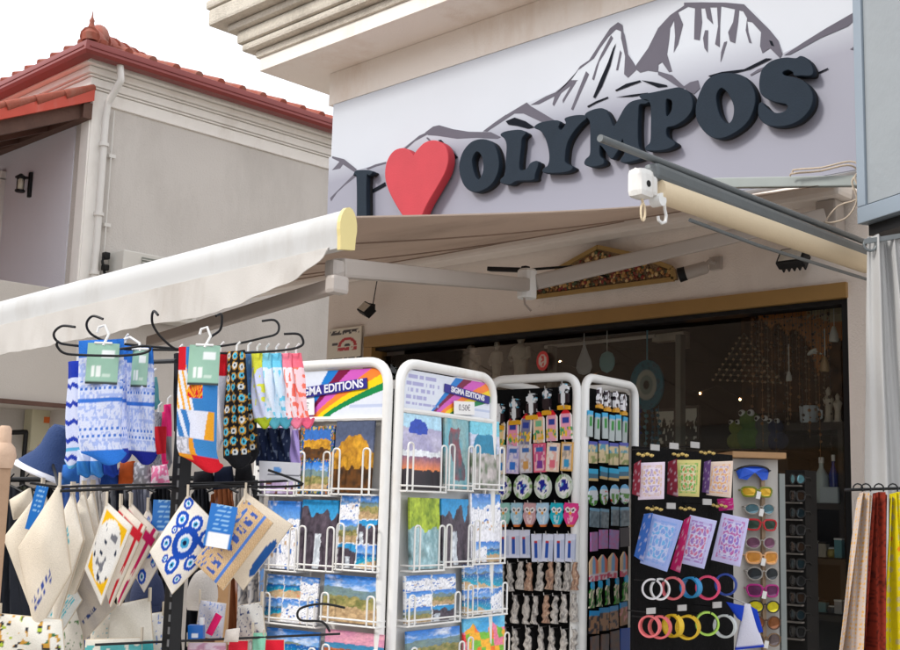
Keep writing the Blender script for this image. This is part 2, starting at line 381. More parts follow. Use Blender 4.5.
ink = [
 c3([(35,330),(95,345),(158,395),(150,412),(90,372),(75,392),(35,400),(60,372),(72,358),(35,340)]),
 c3([(25,540),(150,415),(160,428),(100,475),(60,512),(30,556)]),
 c3([(205,392),(250,372),(305,358),(305,368),(255,382),(215,398)]),
 c3([(395,290),(470,228),(505,212),(512,222),(450,255),(402,298)]),
 c3([(500,212),(540,182),(570,175),(640,195),(720,208),(830,210),(880,235),(862,244),(760,238),(660,243),(560,228),(515,225)]),
 c3([(505,238),(514,236),(530,252),(520,255)]),
 c3([(790,205),(850,160),(905,122),(908,134),(850,175),(812,208)]),
 c4([(150,230),(230,170),(345,100),(365,118),(420,150),(470,180),(480,192),(420,192),(330,150),(290,150),(165,232)]),
 c4([(365,112),(470,58),(540,0),(575,0),(500,58),(470,112),(462,112),(470,72),(400,108)]),
 c1([(50,525),(130,480),(190,455),(250,405),(300,330),(345,300),(400,215),(450,140),(490,110),(510,122),(515,160),(480,145),(440,185),(400,240),(370,290),(330,320),(290,350),(240,410),(190,470),(170,530),(162,520),(175,475),(130,492)]),
 c1([(505,135),(520,170),(540,270),(578,328),(580,350),(540,388),(520,370),(525,280),(505,190)]),
 c1([(455,175),(465,190),(420,270),(395,310),(370,400),(360,395),(380,330),(405,270)]),
 c1([(330,355),(345,370),(300,470),(265,550),(255,545),(290,455)]),
 c1([(270,400),(280,410),(235,480),(215,515),(212,500)]),
 c1([(500,250),(508,262),(490,350),(480,350)]),
 c1([(580,325),(640,240),(690,140),(750,75),(830,20),(905,10),(905,24),(860,22),(835,35),(790,60),(815,120),(790,220),(768,262),(775,180),(770,100),(750,140),(745,200),(735,270),(760,355),(745,360),(710,310),(692,322),(690,360),(640,352),(600,362),(578,345)]),
 c1([(690,355),(760,375),(830,440),(800,440),(740,400),(690,372)]),
 c2([(-30,12),(60,10),(180,12),(270,20),(330,80),(400,150),(440,200),(462,270),(450,290),(400,240),(362,265),(350,230),(355,160),(310,110),(285,105),(292,160),(308,215),(295,212),(278,150),(285,90),(265,55),(245,50),(240,110),(225,215),(200,205),(190,160),(215,110),(225,45),(155,30),(150,120),(148,235),(125,220),(140,130),(135,35),(100,35),(115,120),(85,90),(75,40),(55,40),(60,110),(48,200),(20,195),(22,110),(25,40),(-30,28)]),
 c2([(75,150),(90,150),(88,262),(72,240),(65,190)]),
 c2([(170,210),(185,205),(160,290),(152,310),(155,260)]),
 c2([(470,275),(560,215),(680,140),(820,60),(835,85),(790,130),(650,190),(560,240),(500,272)]),
 c2([(300,372),(340,345),(400,322),(400,332),(340,360),(305,378)]),
 c2([(-30,430),(0,410),(40,400),(50,440),(20,470),(-20,450)]),
 c2([(800,245),(830,225),(832,235),(812,248)]),
]
inkd = [
 c3([(565,250),(580,248),(665,335),(655,345),(610,300)]), c3([(610,320),(650,370),(640,372),(612,335)]),
 c3([(222,505),(300,460),(305,478),(225,522)]),
 c4([(250,185),(290,168),(340,185),(380,212),(350,218),(300,205),(262,200)]),
 c1([(480,215),(470,250),(450,330),(410,430),(375,490),(365,485),(400,400),(440,310),(465,240)]),
 c1([(335,530),(380,505),(440,482),(440,490),(380,515),(340,537)]), c1([(475,450),(530,418),(600,400),(605,408),(550,428),(480,455)]),
 c1([(605,400),(660,408),(735,425),(735,432),(690,436),(640,415)]), c1([(480,485),(560,472),(640,462),(640,470),(560,482)]),
 c2([(90,378),(160,358),(270,345),(380,290),(410,292),(300,345),(250,358),(110,388)]),
 c2([(620,378),(640,360),(690,338),(690,345),(650,365)]),
 c2([(395,200),(410,205),(420,230),(405,225)]),
]
bm = B()
for i, l in enumerate(ink): prism(bm, P(l, YB-.0008-.00008*i), (0, .0006, 0))
obj('printed_outline', bm, M_ink, sign)
bm = B()
for i, l in enumerate(inkd): prism(bm, P(l, YB-.0034-.00008*i), (0, .0006, 0))
obj('printed_shading', bm, M_inkd, sign)
FLy = FY-.108
def letter(name, outer, holes=(), m=M_navy, s=4, Y=FLy, d=.032):
    lp = [smooth_loop(P(outer, Y), s)]+[smooth_loop(P(h, Y), s) for h in holes]
    L = curve_solid(name, lp, m, sign, Y, d, .003)
    if m is M_navy:
        curve_solid('letter_backing', [[p-Vector((0, 0, .0)) for p in l] for l in lp], M_foam, L, Y+d+.001, .02, .001)
    return L
IL = c3([(143,425),(150,408),(165,402),(215,402),(236,410),(222,425),(206,435),(206,640),(215,660),(235,672),(215,690),(150,690),(140,675),(158,660),(158,440)])
letter('letter', IL)
letter('letter', c3([(790,247),(840,270),(865,340),(862,410),(825,475),(755,508),(700,480),(672,400),(685,320),(730,262)]), [c3([(757,305),(785,330),(792,400),(768,450),(745,420),(733,350)])])
letter('letter', c4([(228,245),(250,232),(300,225),(325,228),(338,240),(322,260),(318,300),(312,350),(312,405),(345,400),(362,375),(388,365),(395,380),(380,425),(372,448),(300,452),(270,468),(232,462),(228,448),(245,430),(250,400),(253,345),(255,290),(245,262)]))
letter('letter', c4([(380,212),(400,195),(440,185),(482,183),(492,195),(485,213),(497,228),(515,208),(522,190),(518,172),(560,160),(605,160),(610,172),(585,195),(552,235),(525,285),(515,350),(520,375),(548,390),(540,405),(500,415),(425,415),(420,400),(440,385),(448,350),(442,300),(425,250),(405,225)]))
letter('letter', c4([(608,155),(640,135),(680,128),(700,140),(718,172),(733,208),(745,200),(762,168),(790,120),(820,96),(870,86),(893,92),(880,104),(850,110),(845,160),(843,230),(848,300),(870,330),(862,350),(800,368),(770,366),(772,350),(785,335),(783,290),(775,262),(762,300),(745,330),(728,352),(712,338),(695,310),(674,290),(670,320),(674,345),(690,360),(685,378),(640,388),(607,378),(610,358),(630,335),(632,280),(632,220),(628,180)]))
letter('letter', c5([(45,203),(100,192),(180,175),(222,170),(260,190),(278,225),(275,270),(245,310),(200,338),(164,348),(162,385),(178,402),(198,415),(195,430),(150,448),(78,450),(72,435),(92,412),(95,340),(95,280),(90,235),(60,222)]), [c5([(160,225),(175,218),(190,230),(188,270),(170,298),(160,290)])])
letter('letter', c5([(440,105),(510,120),(555,180),(558,250),(520,330),(430,390),(360,385),(305,320),(300,240),(335,150),(380,115)]), [c5([(408,168),(440,190),(468,250),(462,310),(435,332),(400,290),(385,210)])])
letter('letter', c5([(650,45),(700,35),(745,38),(768,28),(800,45),(822,90),(812,112),(770,112),(740,112),(735,98),(712,86),(685,98),(692,115),(740,125),(790,150),(820,200),(810,260),(760,315),(690,340),(620,335),(582,300),(580,250),(592,238),(615,262),(650,284),(690,280),(712,258),(700,240),(650,230),(600,205),(583,165),(590,100),(615,65)]))
hz = c3([(441,334),(437,326),(410,300),(380,293),(340,310),(310,360),(302,430),(320,500),(358,575),(400,640),(436,690),(470,650),(510,565),(560,480),(600,405),(613,340),(597,282),(550,255),(500,264),(462,300),(445,326)])
lp = [smooth_loop(P(hz, FLy-.02), 4)]; curve_solid('heart', lp, M_red, sign, FLy-.02, .055, .005)

# ================================================================== awning over the shop
awn = thing('folding_arm_awning', 'large open awning with taupe canvas underside, white front bar and folding arms', 'awning', (-4, FY, 2.9))
AX = -2.12; AY = 1.78; LXA = -6.2
zm = 2.93; zf = 2.262; TL = .026
bm = B()
def canv(u, v):      # u along facade, v outwards
    x = AX+(LXA-AX)*u; y = FY-.06+(AY-FY+.06)*v
    return Vector((x, y, zm+(zf-TL*(AX-x)-zm)*v-.035*math.sin(math.pi*v)+.006*math.sin(u*40)*math.sin(v*3)))
g = [[bm.verts.new(canv(i/60, j/24)) for i in range(61)] for j in range(25)]
h = [[bm.verts.new(canv(i/60, j/24)+Vector((0, 0, .004))) for i in range(61)] for j in range(25)]
for j in range(24):
    for i in range(60):
        bm.faces.new((g[j][i], g[j][i+1], g[j+1][i+1], g[j+1][i])); bm.faces.new((h[j][i], h[j+1][i], h[j+1][i+1], h[j][i+1]))
cv = obj('canvas', bm, M_awn, awn, smooth=True)
bm = B()
for k in range(1, 7):
    u = k/7-.03; tube(bm, [canv(u, j/16)+Vector((0, 0, -.002)) for j in range(17)], .003, 5)
obj('seam_line', bm, mat('seam_thread', (.30, .22, .17), .9), cv)
bm = B(); box(bm, ((AX+LXA)/2, FY-.075, zm-.035), (AX-LXA, .13, .07), bev=.02); obj('wall_cassette', bm, mat('cassette_beige', (.78, .72, .66), .5, var=.05), awn)
# front bar: closed profile, round at the top
bm = B(); prof = []
for i in range(13):
    a = math.pi*(1.15-i/12*1.3); prof.append((math.cos(a)*.024, .0+math.sin(a)*.045))
prof += [(.02, -.045), (-.02, -.05)]
pr = [Vector((AX+.03, AY+p[0], zf-.03+p[1])) for p in prof]; prism(bm, pr, (LXA-AX, 0, -TL*(AX-LXA))); obj('front_bar', bm, M_bar, awn, smooth=True)
bm = B(); prism(bm, [Vector((AX+.031, AY+p[0]*1.1, zf-.03+p[1]*1.1)) for p in prof], (.012, 0, 0)); obj('end_cap', bm, M_yellow, awn)
# valance hanging from the bar, its end curling up
bm = B()
def val(u, v):
    x = AX+(LXA-AX)*u; d = .105*min(1, (u*10)**.6+.08)+.003*math.sin(u*60); return (x, zf-TL*(AX-x)-.075-d*v, AY-.022+(.005*math.sin(u*47+v)+.003*math.sin(u*151+3*v)+.003*math.sin(u*260))*v-.01*v)
sheet(val, 320, 8, None, .003, bm); obj('valance', bm, M_val, awn, smooth=True)
el = atZ(527, 285, 2.4); e1 = atY(338, 268, AY+.05); e2 = Vector((AX-.08, FY-.12, 2.79))
bm = B(); beam(bm, e1, el, .04, .048, bev=.008); obj('forearm', bm, M_arm, awn)
bm = B(); beam(bm, el+Vector((.02, .02, .01)), e2, .042, .056, bev=.008); obj('upper_arm', bm, M_arm, awn)
bm = B(); lathe(bm, [(.034, -.05), (.036, -.045), (.036, .05), (.03, .058)], 14, Matrix.Translation(el)); obj('elbow_joint', bm, M_whiteclean, awn)
bm = B(); tube(bm, [el+Vector((0, -.02, -.03)), el+Vector((.01, -.02, -.075)), el+Vector((.03, -.01, -.10))], .004, 6); obj('tension_cable', bm, M_armb, awn)
bm = B(); box(bm, e1+Vector((0, -.01, -.005)), (.035, .04, .045), bev=.01); obj('arm_bracket', bm, M_arm, awn)
bm = B(); box(bm, e2+Vector((0, .06, 0)), (.09, .08, .14), bev=.01); obj('wall_bracket', bm, M_arm, awn)
# second pair of arms further along (brown bar under the valance)
q1 = atY(336, 287, 1.95); q2 = Vector((-3.55, 3.35, 2.34)); 
s1 = atD(337, 285, 2.83); s2 = atD(150, 342, 3.9)
bm = B(); beam(bm, s1, s2, .03, .035, bev=.006); obj('support_strut', bm, M_armb, awn)
bm = B(); box(bm, s1, (.035, .05, .045), bev=.010); obj('strut_bracket', bm, M_arm, awn)
bm = B(); beam(bm, s1+Vector((0, 0, .0)), e1+Vector((0, 0, -.02)), .03, .03); obj('strut_link', bm, M_arm, awn)

# ================================================================== side blind with crank gear
bx = -2.0
def bp(x, y): return atX(x, y, bx)
bl = thing('roller_side_blind', 'grey railed side blind with a cream fabric roll slanting across the sign end', 'blind', bp(740, 210))
bm = B(); tube(bm, [bp(600, 138), bp(870, 244)], .011, 12); obj('upper_rail', bm, M_grey, bl, smooth=True)
bm = B(); beam(bm, bp(650, 171), bp(862, 254), .05, .052, bev=.014); obj('housing', bm, M_grey, bl)
bm = B(); tube(bm, [bp(656, 190), bp(866, 264)], .036, 18); obj('fabric_roll', bm, M_cream, bl, smooth=True)
bm = B(); tube(bm, [bp(690, 220), bp(760, 246), bp(866, 279)], .0065, 8); obj('bottom_bar', bm, M_grey, bl)
bm = B(); 
for t in (.03, .5, .97):
    p = bp(600, 138).lerp(bp(870, 244), t*.9+.08); 
    beam(bm, p, p+Vector((0, 0, -.05)), .014, .02)
obj('rail_clip', bm, M_bracket, bl)
gp = bp(641, 184)
gb = B(); box(gb, gp, (.058, .07, .09), bev=.02); box(gb, gp+Vector((0, .045, .002)), (.04, .034, .06), bev=.01); tube(gb, [gp+Vector((.0, -.03, .038)), gp+Vector((0, .07, .04))], .006); gear = obj('crank_gear', gb, M_white, bl)
bm = B(); tube(bm, [gp+Vector((.024, -.003, -.004)), gp+Vector((.0305, -.003, -.004))], .010, 12); obj('drive_hole', bm, M_black, gear)
bm = B(); tube(bm, [gp+Vector((.026, .075, -.035)), gp+Vector((-.01, .075, -.035))], .02, 16); obj('end_disc', bm, M_whiteclean, gear)
rc = bp(643, 212); bm = B()
tube(bm, [rc+Vector((0, math.cos(a)*.0105, math.sin(a)*.026)) for a in [2*math.pi*i/16 for i in range(16)]], .0036, 8, closed=True)
tube(bm, [rc+Vector((0, 0, .026)), gp+Vector((0, 0, -.034))], .004, 8); obj('crank_ring', bm, M_cream, bl, smooth=True)
hk = thing('plastic_hook', 'white plastic J hook dangling under the crank end of the side blind', 'hook', bp(663, 207))
hp = bp(664, 209); bm = B(); tube(bm, [hp+Vector((0, .004, .028)), hp+Vector((0, .004, 0)), hp+Vector((0, .012, -.018)), hp+Vector((0, .008, -.038)), hp+Vector((0, -.012, -.046)), hp+Vector((0, -.028, -.04)), hp+Vector((0, -.032, -.028))], .0048, 8); obj('shank', bm, M_whiteclean, hk, smooth=True)
bm = B(); box(bm, hp+Vector((0, .004, .038)), (.014, .024, .02), bev=.004); obj('clip', bm, M_bracket, hk)
# cross bracket and cord by the pillar
cb = thing('cross_bracket', 'thin grey steel bracket bar running from the blind to the pillar under the sign', 'bracket', atY(770, 184, 4.3))
bm = B(); beam(bm, atY(676, 184, 4.2), atY(862, 181, 4.2), .03, .042, bev=.004); obj('bar', bm, M_bracket, cb)
bm = B(); beam(bm, atY(856, 181, 4.2), Vector((-2.0, FY, 2.87)), .03, .04); obj('wall_foot', bm, M_bracket, cb)
bm = B(); c0 = [atY(790, 176, 4.16), atY(820, 171, 4.16), atY(848, 165, 4.16), atY(858, 172, 4.17), atY(852, 182, 4.15), atY(857, 200, 4.17), atY(846, 218, 4.17), atY(826, 222, 4.2), atY(838, 206, 4.2), atY(856, 196, 4.2)]
tube(bm, smooth_loop(c0, 4)[:-4], .004, 6); tube(bm, smooth_loop([p+Vector((.02, -.02, .006)) for p in c0[:6]], 4)[:-4], .004, 6); cord = obj('tied_rope', bm, mat('beige_rope', (.5, .42, .33), .9, var=.2, vs=60), None, smooth=True)
tag(cord, 'loose beige rope knotted round the end of the grey bracket bar', 'rope')
# neighbour's projecting sign box
nf = Face(atD(861, 225, 4.15), (math.cos(R(26)), -math.sin(R(26))))
nb = thing('projecting_sign_box', 'big blank grey metal framed sign box sticking out beside the shop sign', 'sign box', nf.P)
u1, z1 = nf.uz(861, 225); w = 1.2; zt = z1+1.9
bm = B(); T = nf.M(u1, 0, 0)
box(bm, (w/2, .2, (z1+zt)/2), (w, .4, zt-z1), T, bev=.004)
box(bm, (w/2, -.008, z1+.03), (w, .016, .058), T, bev=.003); box(bm, (.022, -.008, (z1+zt)/2+.03), (.042, .016, zt-z1-.06), T, bev=.003)
obj('frame', bm, M_steel, nb)
bm = B(); box(bm, (w/2+.02, -.003, (z1+zt)/2+.03), (w-.05, .006, zt-z1-.07), T); obj('panel', bm, M_panelgrey, nb)
bm = B(); box(bm, (w/2, .2, z1-.02), (w-.03, .36, .038), T); box(bm, (w/2+.2, .3, z1/2-.01), (.2, .12, z1-.04), T); obj('column', bm, M_black, nb)
# curtain
cf = facing(880, 300, 3.95, 8)
def cpos(u, v):
    a, b = cu0+(cu1-cu0)*u, v
    z = cz0+(cz1-cz0)*v; g = .55+.45*min(1, (1-v)*3)
    return (a*g+(cu0+.05)*(1-g)*1.0, z, .04*math.sin(u*19+1.6*math.sin(v*2.2))*(.55+.45*(1-v))+.010*math.sin(u*43+v*4)+.004*math.sin(v*30+u*9)*v)
cu0, cz1 = cf.uz(861, 236); cu1 = cu0+.30; cz0 = .15
ct = thing('hanging_curtain', 'tall pleated light grey curtain hanging beside the shop window', 'curtain', cf.M(cu0, 0, 0).translation)
bm = B(); sheet(cpos, 90, 30, None, .002, bm, cf.M(0, 0, 0)); obj('fabric', bm, M_curt, ct, smooth=True)
bm = B(); a, b = cf.uz(869, 246); tube(bm, [cf.M(a+.02*math.cos(t), b+.02*math.sin(t), .02).translation for t in [i*math.pi/8 for i in range(16)]], .005, 8, closed=True)
beam(bm, cf.M(a-.02, b+.01, .02).translation, cf.M(a+.1, b+.03, .02).translation, .012, .016); obj('hanging_ring', bm, M_grey, ct)
for k in range(0): pass

# ================================================================== small things on the facade
fc = Face((0, FY-.0, 0), (1, 0))
pa = thing('pediment_ornament', 'low triangular gable ornament of brown pebble mosaic above the shop window', 'ornament', atY(600, 280, FY))
def F3(pts, Y): return [atY(x, y, Y) for x, y in pts]
tri = [(536,297),(536,289),(560,268),(598,247),(640,256),(672,268),(674,279)]
bm = B(); prism(bm, F3(tri, FY-.035), (0, .034, 0)); obj('mosaic_panel', bm, mat('mosaic_ground', (.22, .14, .07), .8, var=.5, vs=90, bump=1, bs=90), pa)
bm = B(); pp = F3(tri, FY-.04)
for a, b in zip(pp, pp[1:]+pp[:1]): beam(bm, a, b, .02, .014, Vector((0, 1, 0)))
obj('frame', bm, mat('gilded_frame', (.35, .22, .07), .5, var=.2, vs=30), pa)
bm = B(); cl = bm.loops.layers.float_color.new('Col'); pal = [H(150,100,50), H(110,60,30), H(180,140,80), H(90,70,45), H(130,45,35), H(70,80,50), H(200,170,120)]
r2 = random.Random(3)
for i in range(900):
    x = r2.uniform(538, 672); y = r2.uniform(248, 296); top = 247+abs(x-598)*.60 if x < 598 else 247+(x-598)*.28; bot = 297-(x-536)*.135
    if y < top+4 or y > bot-4: continue
    p = atY(x, y, FY-.04); rr = r2.uniform(.007, .013); c = r2.choice(pal)
    res = bmesh.ops.create_icosphere(bm, subdivisions=1, radius=rr, matrix=Matrix.Translation(p) @ Matrix.Diagonal((1, .6, 1, 1)))
    for f in {f for v in res['verts'] for f in v.link_faces}:
        for l in f.loops: l[cl] = (*c, 1)
obj('pebbles', bm, RESIN, pa)
def flood(px, py, Y, lab, s=1., tilt=0):
    p = atY(px, py, Y); t = thing('floodlight', lab, 'floodlight', p); M = Matrix.Translation(p) @ Matrix.Rotation(R(-35), 4, 'X') @ Matrix.Rotation(R(tilt), 4, 'Y')
    bm = B(); box(bm, (0, 0, 0), (.10*s, .035*s, .07*s), M, bev=.006*s)
    for i in range(5): box(bm, ((-.04+.02*i)*s, .024*s, 0), (.005*s, .02*s, .06*s), M)
    obj('housing', bm, M_black, t)
    bm = B(); box(bm, (0, -.0185*s, 0), (.08*s, .003, .052*s), M); obj('lens', bm, M_lens, t)
    bm = B(); box(bm, (0, .03, .02), (.02, .06, .03), Matrix.Translation(p)); tube(bm, [p+Vector((0, .05, .03)), p+Vector((.005, .07, .17))], .003); obj('bracket', bm, M_black, t)
flood(366, 309, FY-.12, 'small black floodlight on the wall left of the window top', 1., 25)
flood(793, 258, FY-.1, 'small black floodlight half hidden behind the slanting cream blind roll', 1.2)
sp = atY(690, 272, FY-.12); cm = thing('security_camera', 'white bullet camera with a black front fixed above the window', 'camera', sp)
Mx = Matrix.Translation(sp) @ Matrix.Rotation(R(205), 4, 'Z') @ Matrix.Rotation(R(15), 4, 'Y') @ Matrix.Rotation(R(90), 4, 'Y')
bm = B(); lathe(bm, [(.02, -.08), (.028, -.07), (.03, .02)], 16, Mx); obj('body', bm, M_arm, cm, smooth=True)
bm = B(); lathe(bm, [(.031, .018), (.033, .05), (.026, .052)], 16, Mx); obj('front', bm, M_black, cm, smooth=True)
bm = B(); tube(bm, [sp+Vector((.04, .02, .01)), sp+Vector((.06, .06, .05)), sp+Vector((.06, .12, .05))], .01); box(bm, sp+Vector((.06, .115, .05)), (.06, .02, .06), bev=.004); obj('mount', bm, M_arm, cm)
bm = B(); a = atY(489, 269, 3.9); b = atY(522, 270, 3.9); beam(bm, a, b, .03, .02, bev=.004); tube(bm, [b, b+Vector((.05, .3, .06)), b+Vector((.05, .55, .05))], .006); box(bm, b+Vector((.02, .0, 0)), (.03, .03, .03), bev=.005)
tag(obj('rod_heater', bm, M_black), 'short black rod shaped heater under the awning canvas by the elbow', 'heater')
# little notice on the wall left of the window
r = fc.rect(328, 328, 361, 366, .02)
def notice(u, v):
    base = H(222, 214, 196)
    if .83 < v < .95 and .05 < u < .95: return H(60, 58, 60) if noise2(u*26, v*20, 4) > .42 else base
    if .40 < v < .78:
        d = math.hypot((u-.6)*.95, (v-.5)*1.1)
        if .19 < d < .27 and v > .5: return H(185, 40, 45)
        if d < .09 and v > .5: return H(40, 40, 40)
        if .40 < v < .5 and .3 < u < .9: return H(190, 45, 50) if noise2(u*22, v*25, 9) > .35 else base
        if .55 < v < .63 and .1 < u < .4: return H(70, 60, 60) if noise2(u*30, v*10, 2) > .4 else base
    if .06 < v < .22: return H(40, 42, 44) if noise2(u*22, v*12, 5) > .33 and not .47 < u < .52 else base
    return base
bm = B(); sheet(flat(r[1], r[2]), 40, 44, notice, .006, bm, r[0]); tag(obj('wall_notice', bm, PRINT), 'small cream notice with a red arched emblem on the wall beside the window', 'notice')
# ================================================================== neighbouring house on the left
hs = thing('neighbouring_house', 'grey beige rendered house with red gutter, tiled hip roof and white cornice', 'building', (-11.5, 8, 0))
WX = -9.0; WY = 4.81; WT = 4.88; BK = 14.0; LXX = -16.0
bm = B(); box(bm, ((WX+LXX)/2, (WY+BK)/2, (WT+.3+3.0)/2), (WX-LXX, BK-WY, WT+.3-3.0)); obj('upper_wall', bm, M_wallL, hs)
bm = B(); box(bm, ((WX+LXX)/2-.1, WY-.004, (WT+.2+3.0)/2), (WX-LXX-.28, .01, WT+.2-3.0)); obj('front_wall', bm, M_wallB, hs)
bm = B(); box(bm, ((WX+LXX)/2, (4.83+BK)/2, 1.5), (WX-LXX, BK-4.83, 3.0)); box(bm, ((WX-.5+LXX)/2, 3.2, 1.14), (WX-.5-LXX, 3.4, 2.28)); obj('lower_wall', bm, M_wallL, hs)
bm = B(); box(bm, ((WX+LXX)/2, (1.0+4.829)/2, (2.28+3.0)/2), (WX-LXX, 3.829, .72)); box(bm, (WX-.07, (1.0+WY-.012)/2, 3.125), (.14, WY-1.012, .25), bev=.008)
obj('terrace_parapet', bm, mat('parapet_render', (.52, .48, .43), .9, var=.05, vs=2, bump=.25, bs=80, stain=(.35, .31, .27), ss=.8, amt=.3), hs)
bm = B(); box(bm, (WX+.012, (1.0+4.829)/2, 2.30), (.05, 3.82, .035)); obj('drip_edge', bm, M_wood, hs)
bm = B(); box(bm, (WX+.012, WY+.055, 4.0), (.03, .13, 1.9)); box(bm, (WX-.05, WY-.014, 4.0), (.13, .02, 1.9)); obj('corner_pilaster', bm, M_trim, hs)
ga = atX(87, 53, -8.72); gz = ga.z; gy = ga.y
bm = B()
def ring(o, z0, z1):
    x = WX+o; y = WY-o; box(bm, ((x+LXX)/2, (y+BK)/2, (z0+z1)/2), (x-LXX, BK-y, z1-z0), bev=.008)
h = gz-WT+.03
for o, a, b in ((.022, 0, .34), (.04, .345, .40), (.055, .405, .62), (.075, .625, .68), (.10, .685, .86), (.15, .865, 1.0)): ring(o, WT+h*a, WT+h*b-.002)
obj('cornice', bm, M_trim, hs)
GX = -8.72
bm = B(); GP = [(0, .10), (-.01, .11), (.0, .12), (.02, .11), (.035, .025), (.015, 0), (-.08, 0), (-.09, .10)]
a = [Vector((GX+p[0], gy-p[0], gz+p[1])) for p in GP]; b = [Vector((GX+p[0], BK, gz+p[1])) for p in GP]; c = [Vector((LXX, gy-p[0], gz+p[1])) for p in GP]
A, Bv, Cv = ([bm.verts.new(v) for v in q] for q in (a, b, c)); k = len(GP)
for i in range(k):
    bm.faces.new((A[i], A[(i+1) % k], Bv[(i+1) % k], Bv[i])); bm.faces.new((A[i], Cv[i], Cv[(i+1) % k], A[(i+1) % k]))
box(bm, (GX+.012, (gy+BK)/2, gz+.06), (.05, BK-gy-.02, .012)); box(bm, ((GX+LXX)/2, gy-.012, gz+.06), (GX-LXX-.02, .05, .012))
obj('gutter', bm, M_gutter, hs)
rf = None; bm = B(); sl_ = math.tan(R(20)); ez = gz+.10
x0, y0 = GX-.03, gy+.03; W2 = 3.3
p = [Vector((x0, y0, ez)), Vector((x0, BK, ez)), Vector((x0-W2, BK-W2, ez+W2*sl_)), Vector((x0-W2, y0+W2, ez+W2*sl_)), Vector((LXX, y0, ez)), Vector((LXX, y0+W2, ez+W2*sl_))]
v = [bm.verts.new(q) for q in p]; bm.faces.new((v[0], v[1], v[2], v[3])); bm.faces.new((v[0], v[3], v[5], v[4]))
roof = obj('roof', bm, M_tile, hs); bm = B()
n = int((BK-y0)/.235)
for i in range(n):
    y = y0+.12+i*.235; L_ = min(W2, y-y0); a = Vector((x0+.02, y, ez+.02)); b = a+Vector((-L_, 0, L_*sl_)); tube(bm, [a, b], .042, 10)
for i in range(30):
    x = x0-.12-i*.235; L_ = min(W2, x0-x); a = Vector((x, y0-.02, ez+.02)); b = a+Vector((0, L_, L_*sl_)); tube(bm, [a, b], .042, 10)
obj('barrel_tiles', bm, M_tile, roof, smooth=True)
bm = B(); hp0 = Vector((x0, y0, ez+.06)); hd = Vector((-1, 1, sl_)).normalized()
for i in range(9):
    a = hp0+hd*(i*.33); tube(bm, [a, a+hd*.36], .1, 12, rs=[.085, .065])
obj('hip_tiles', bm, M_tile, roof, smooth=True)
bm = B(); fp = hp0+Vector((-.02, .02, .03)); lathe(bm, [(.07, -.06), (.075, .0), (.05, .03), (.03, .06), (.018, .10), (.022, .12), (.008, .15), (.003, .20)], 14, Matrix.Translation(fp)); tube(bm, [fp+hd*.12+Vector((0, 0, .0)), fp+hd*.22+Vector((0, 0, .03)), fp+hd*.42+Vector((0, 0, .0))], .12, 14, rs=[.06, .085, .05])
obj('corner_finial', bm, M_tile, roof, smooth=True)
# downspout with a swan neck
d0 = atX(120, 62, -8.76); d1 = atX(121, 80, -8.76); d2 = atX(108, 103, -8.9); d3 = atX(98, 256, -8.92)
bm = B(); tube(bm, arc([d0, d1, d2, (d2.x-.02, d2.y, d2.z-.12), (d2.x-.02, d2.y, 2.9)], .02), .030, 12)
for z in (4.5, 3.9, 3.4): tube(bm, [(d2.x-.02, d2.y, z), (d2.x-.02, d2.y, z+.03)], .044, 12)
obj('downspout', bm, M_pipe, hs, smooth=True)
bm = B(); tube(bm, [(WX+.035, WY+.19, 4.85), (WX+.035, WY+.19, 2.9)], .008, 6)
for z in (4.45, 3.85): box(bm, (WX+.03, WY+.2, z), (.03, .06, .03))
obj('cable', bm, M_pipe, hs)
# lean-to canopy with red edge over the terrace
bm = B(); va = atX(93, 92, -8.93); vb = atX(0, 110, -8.93); dv = (vb-va); dv = Vector((0, dv.y, dv.z)).normalized(); L_ = 2.4
q0 = Vector((-8.93, WY-.02, va.z)); q1 = q0+dv*L_
prism(bm, [q0+Vector((0, 0, -.07)), q0+Vector((0, 0, .06)), q1+Vector((0, 0, .06)), q1+Vector((0, 0, -.07))], (-4.5, 0, 0)); cr = obj('canopy_roof', bm, M_redsheet, hs)
bm = B()
for i in range(18): 
    o = Vector((-.12-i*.22, 0, .05)); tube(bm, [q0+o, q1+o], .04, 8)
r2 = random.Random(5)
for i in range(9):
    a = q0+dv*(i*.27); tube(bm, [a+Vector((-.02, 0, .05)), a+dv*.29+Vector((-.02, 0, .035))], .03, 10, rs=[.028, .045])
obj('canopy_tiles', bm, M_tile, cr, smooth=True)
bm = B()
for i in range(8):
    o = Vector((-.10-i*.55, 0, -.12)); beam(bm, q0+o, q1+o, .07, .13)
for t in (.25, .95, 1.7): 
    a = q0+dv*t+Vector((-.06, 0, -.075)); beam(bm, a, a+Vector((-4.3, 0, 0)), .09, .045)
box(bm, (-11.1, WY-.06, q0.z-.16), (4.3, .08, .14)); obj('rafter', bm, M_wood, cr)
# window at the left end of the front wall
wl = atY(8, 150, WY-.01); bm = B()
for s in ((wl.x-.04, .08, 1.5), (wl.x-.9, .08, 1.5)): box(bm, (s[0], WY-.03, 3.72), (s[1], .05, s[2]))
box(bm, (wl.x-.47, WY-.03, 4.50), (.94, .05, .08)); w_ = obj('window', bm, M_trim, hs)
bm = B(); box(bm, (wl.x-.47, WY-.015, 3.72), (.8, .012, 1.5)); obj('pane', bm, mat('dark_window', (.05, .05, .06), .1, var=.1), w_)
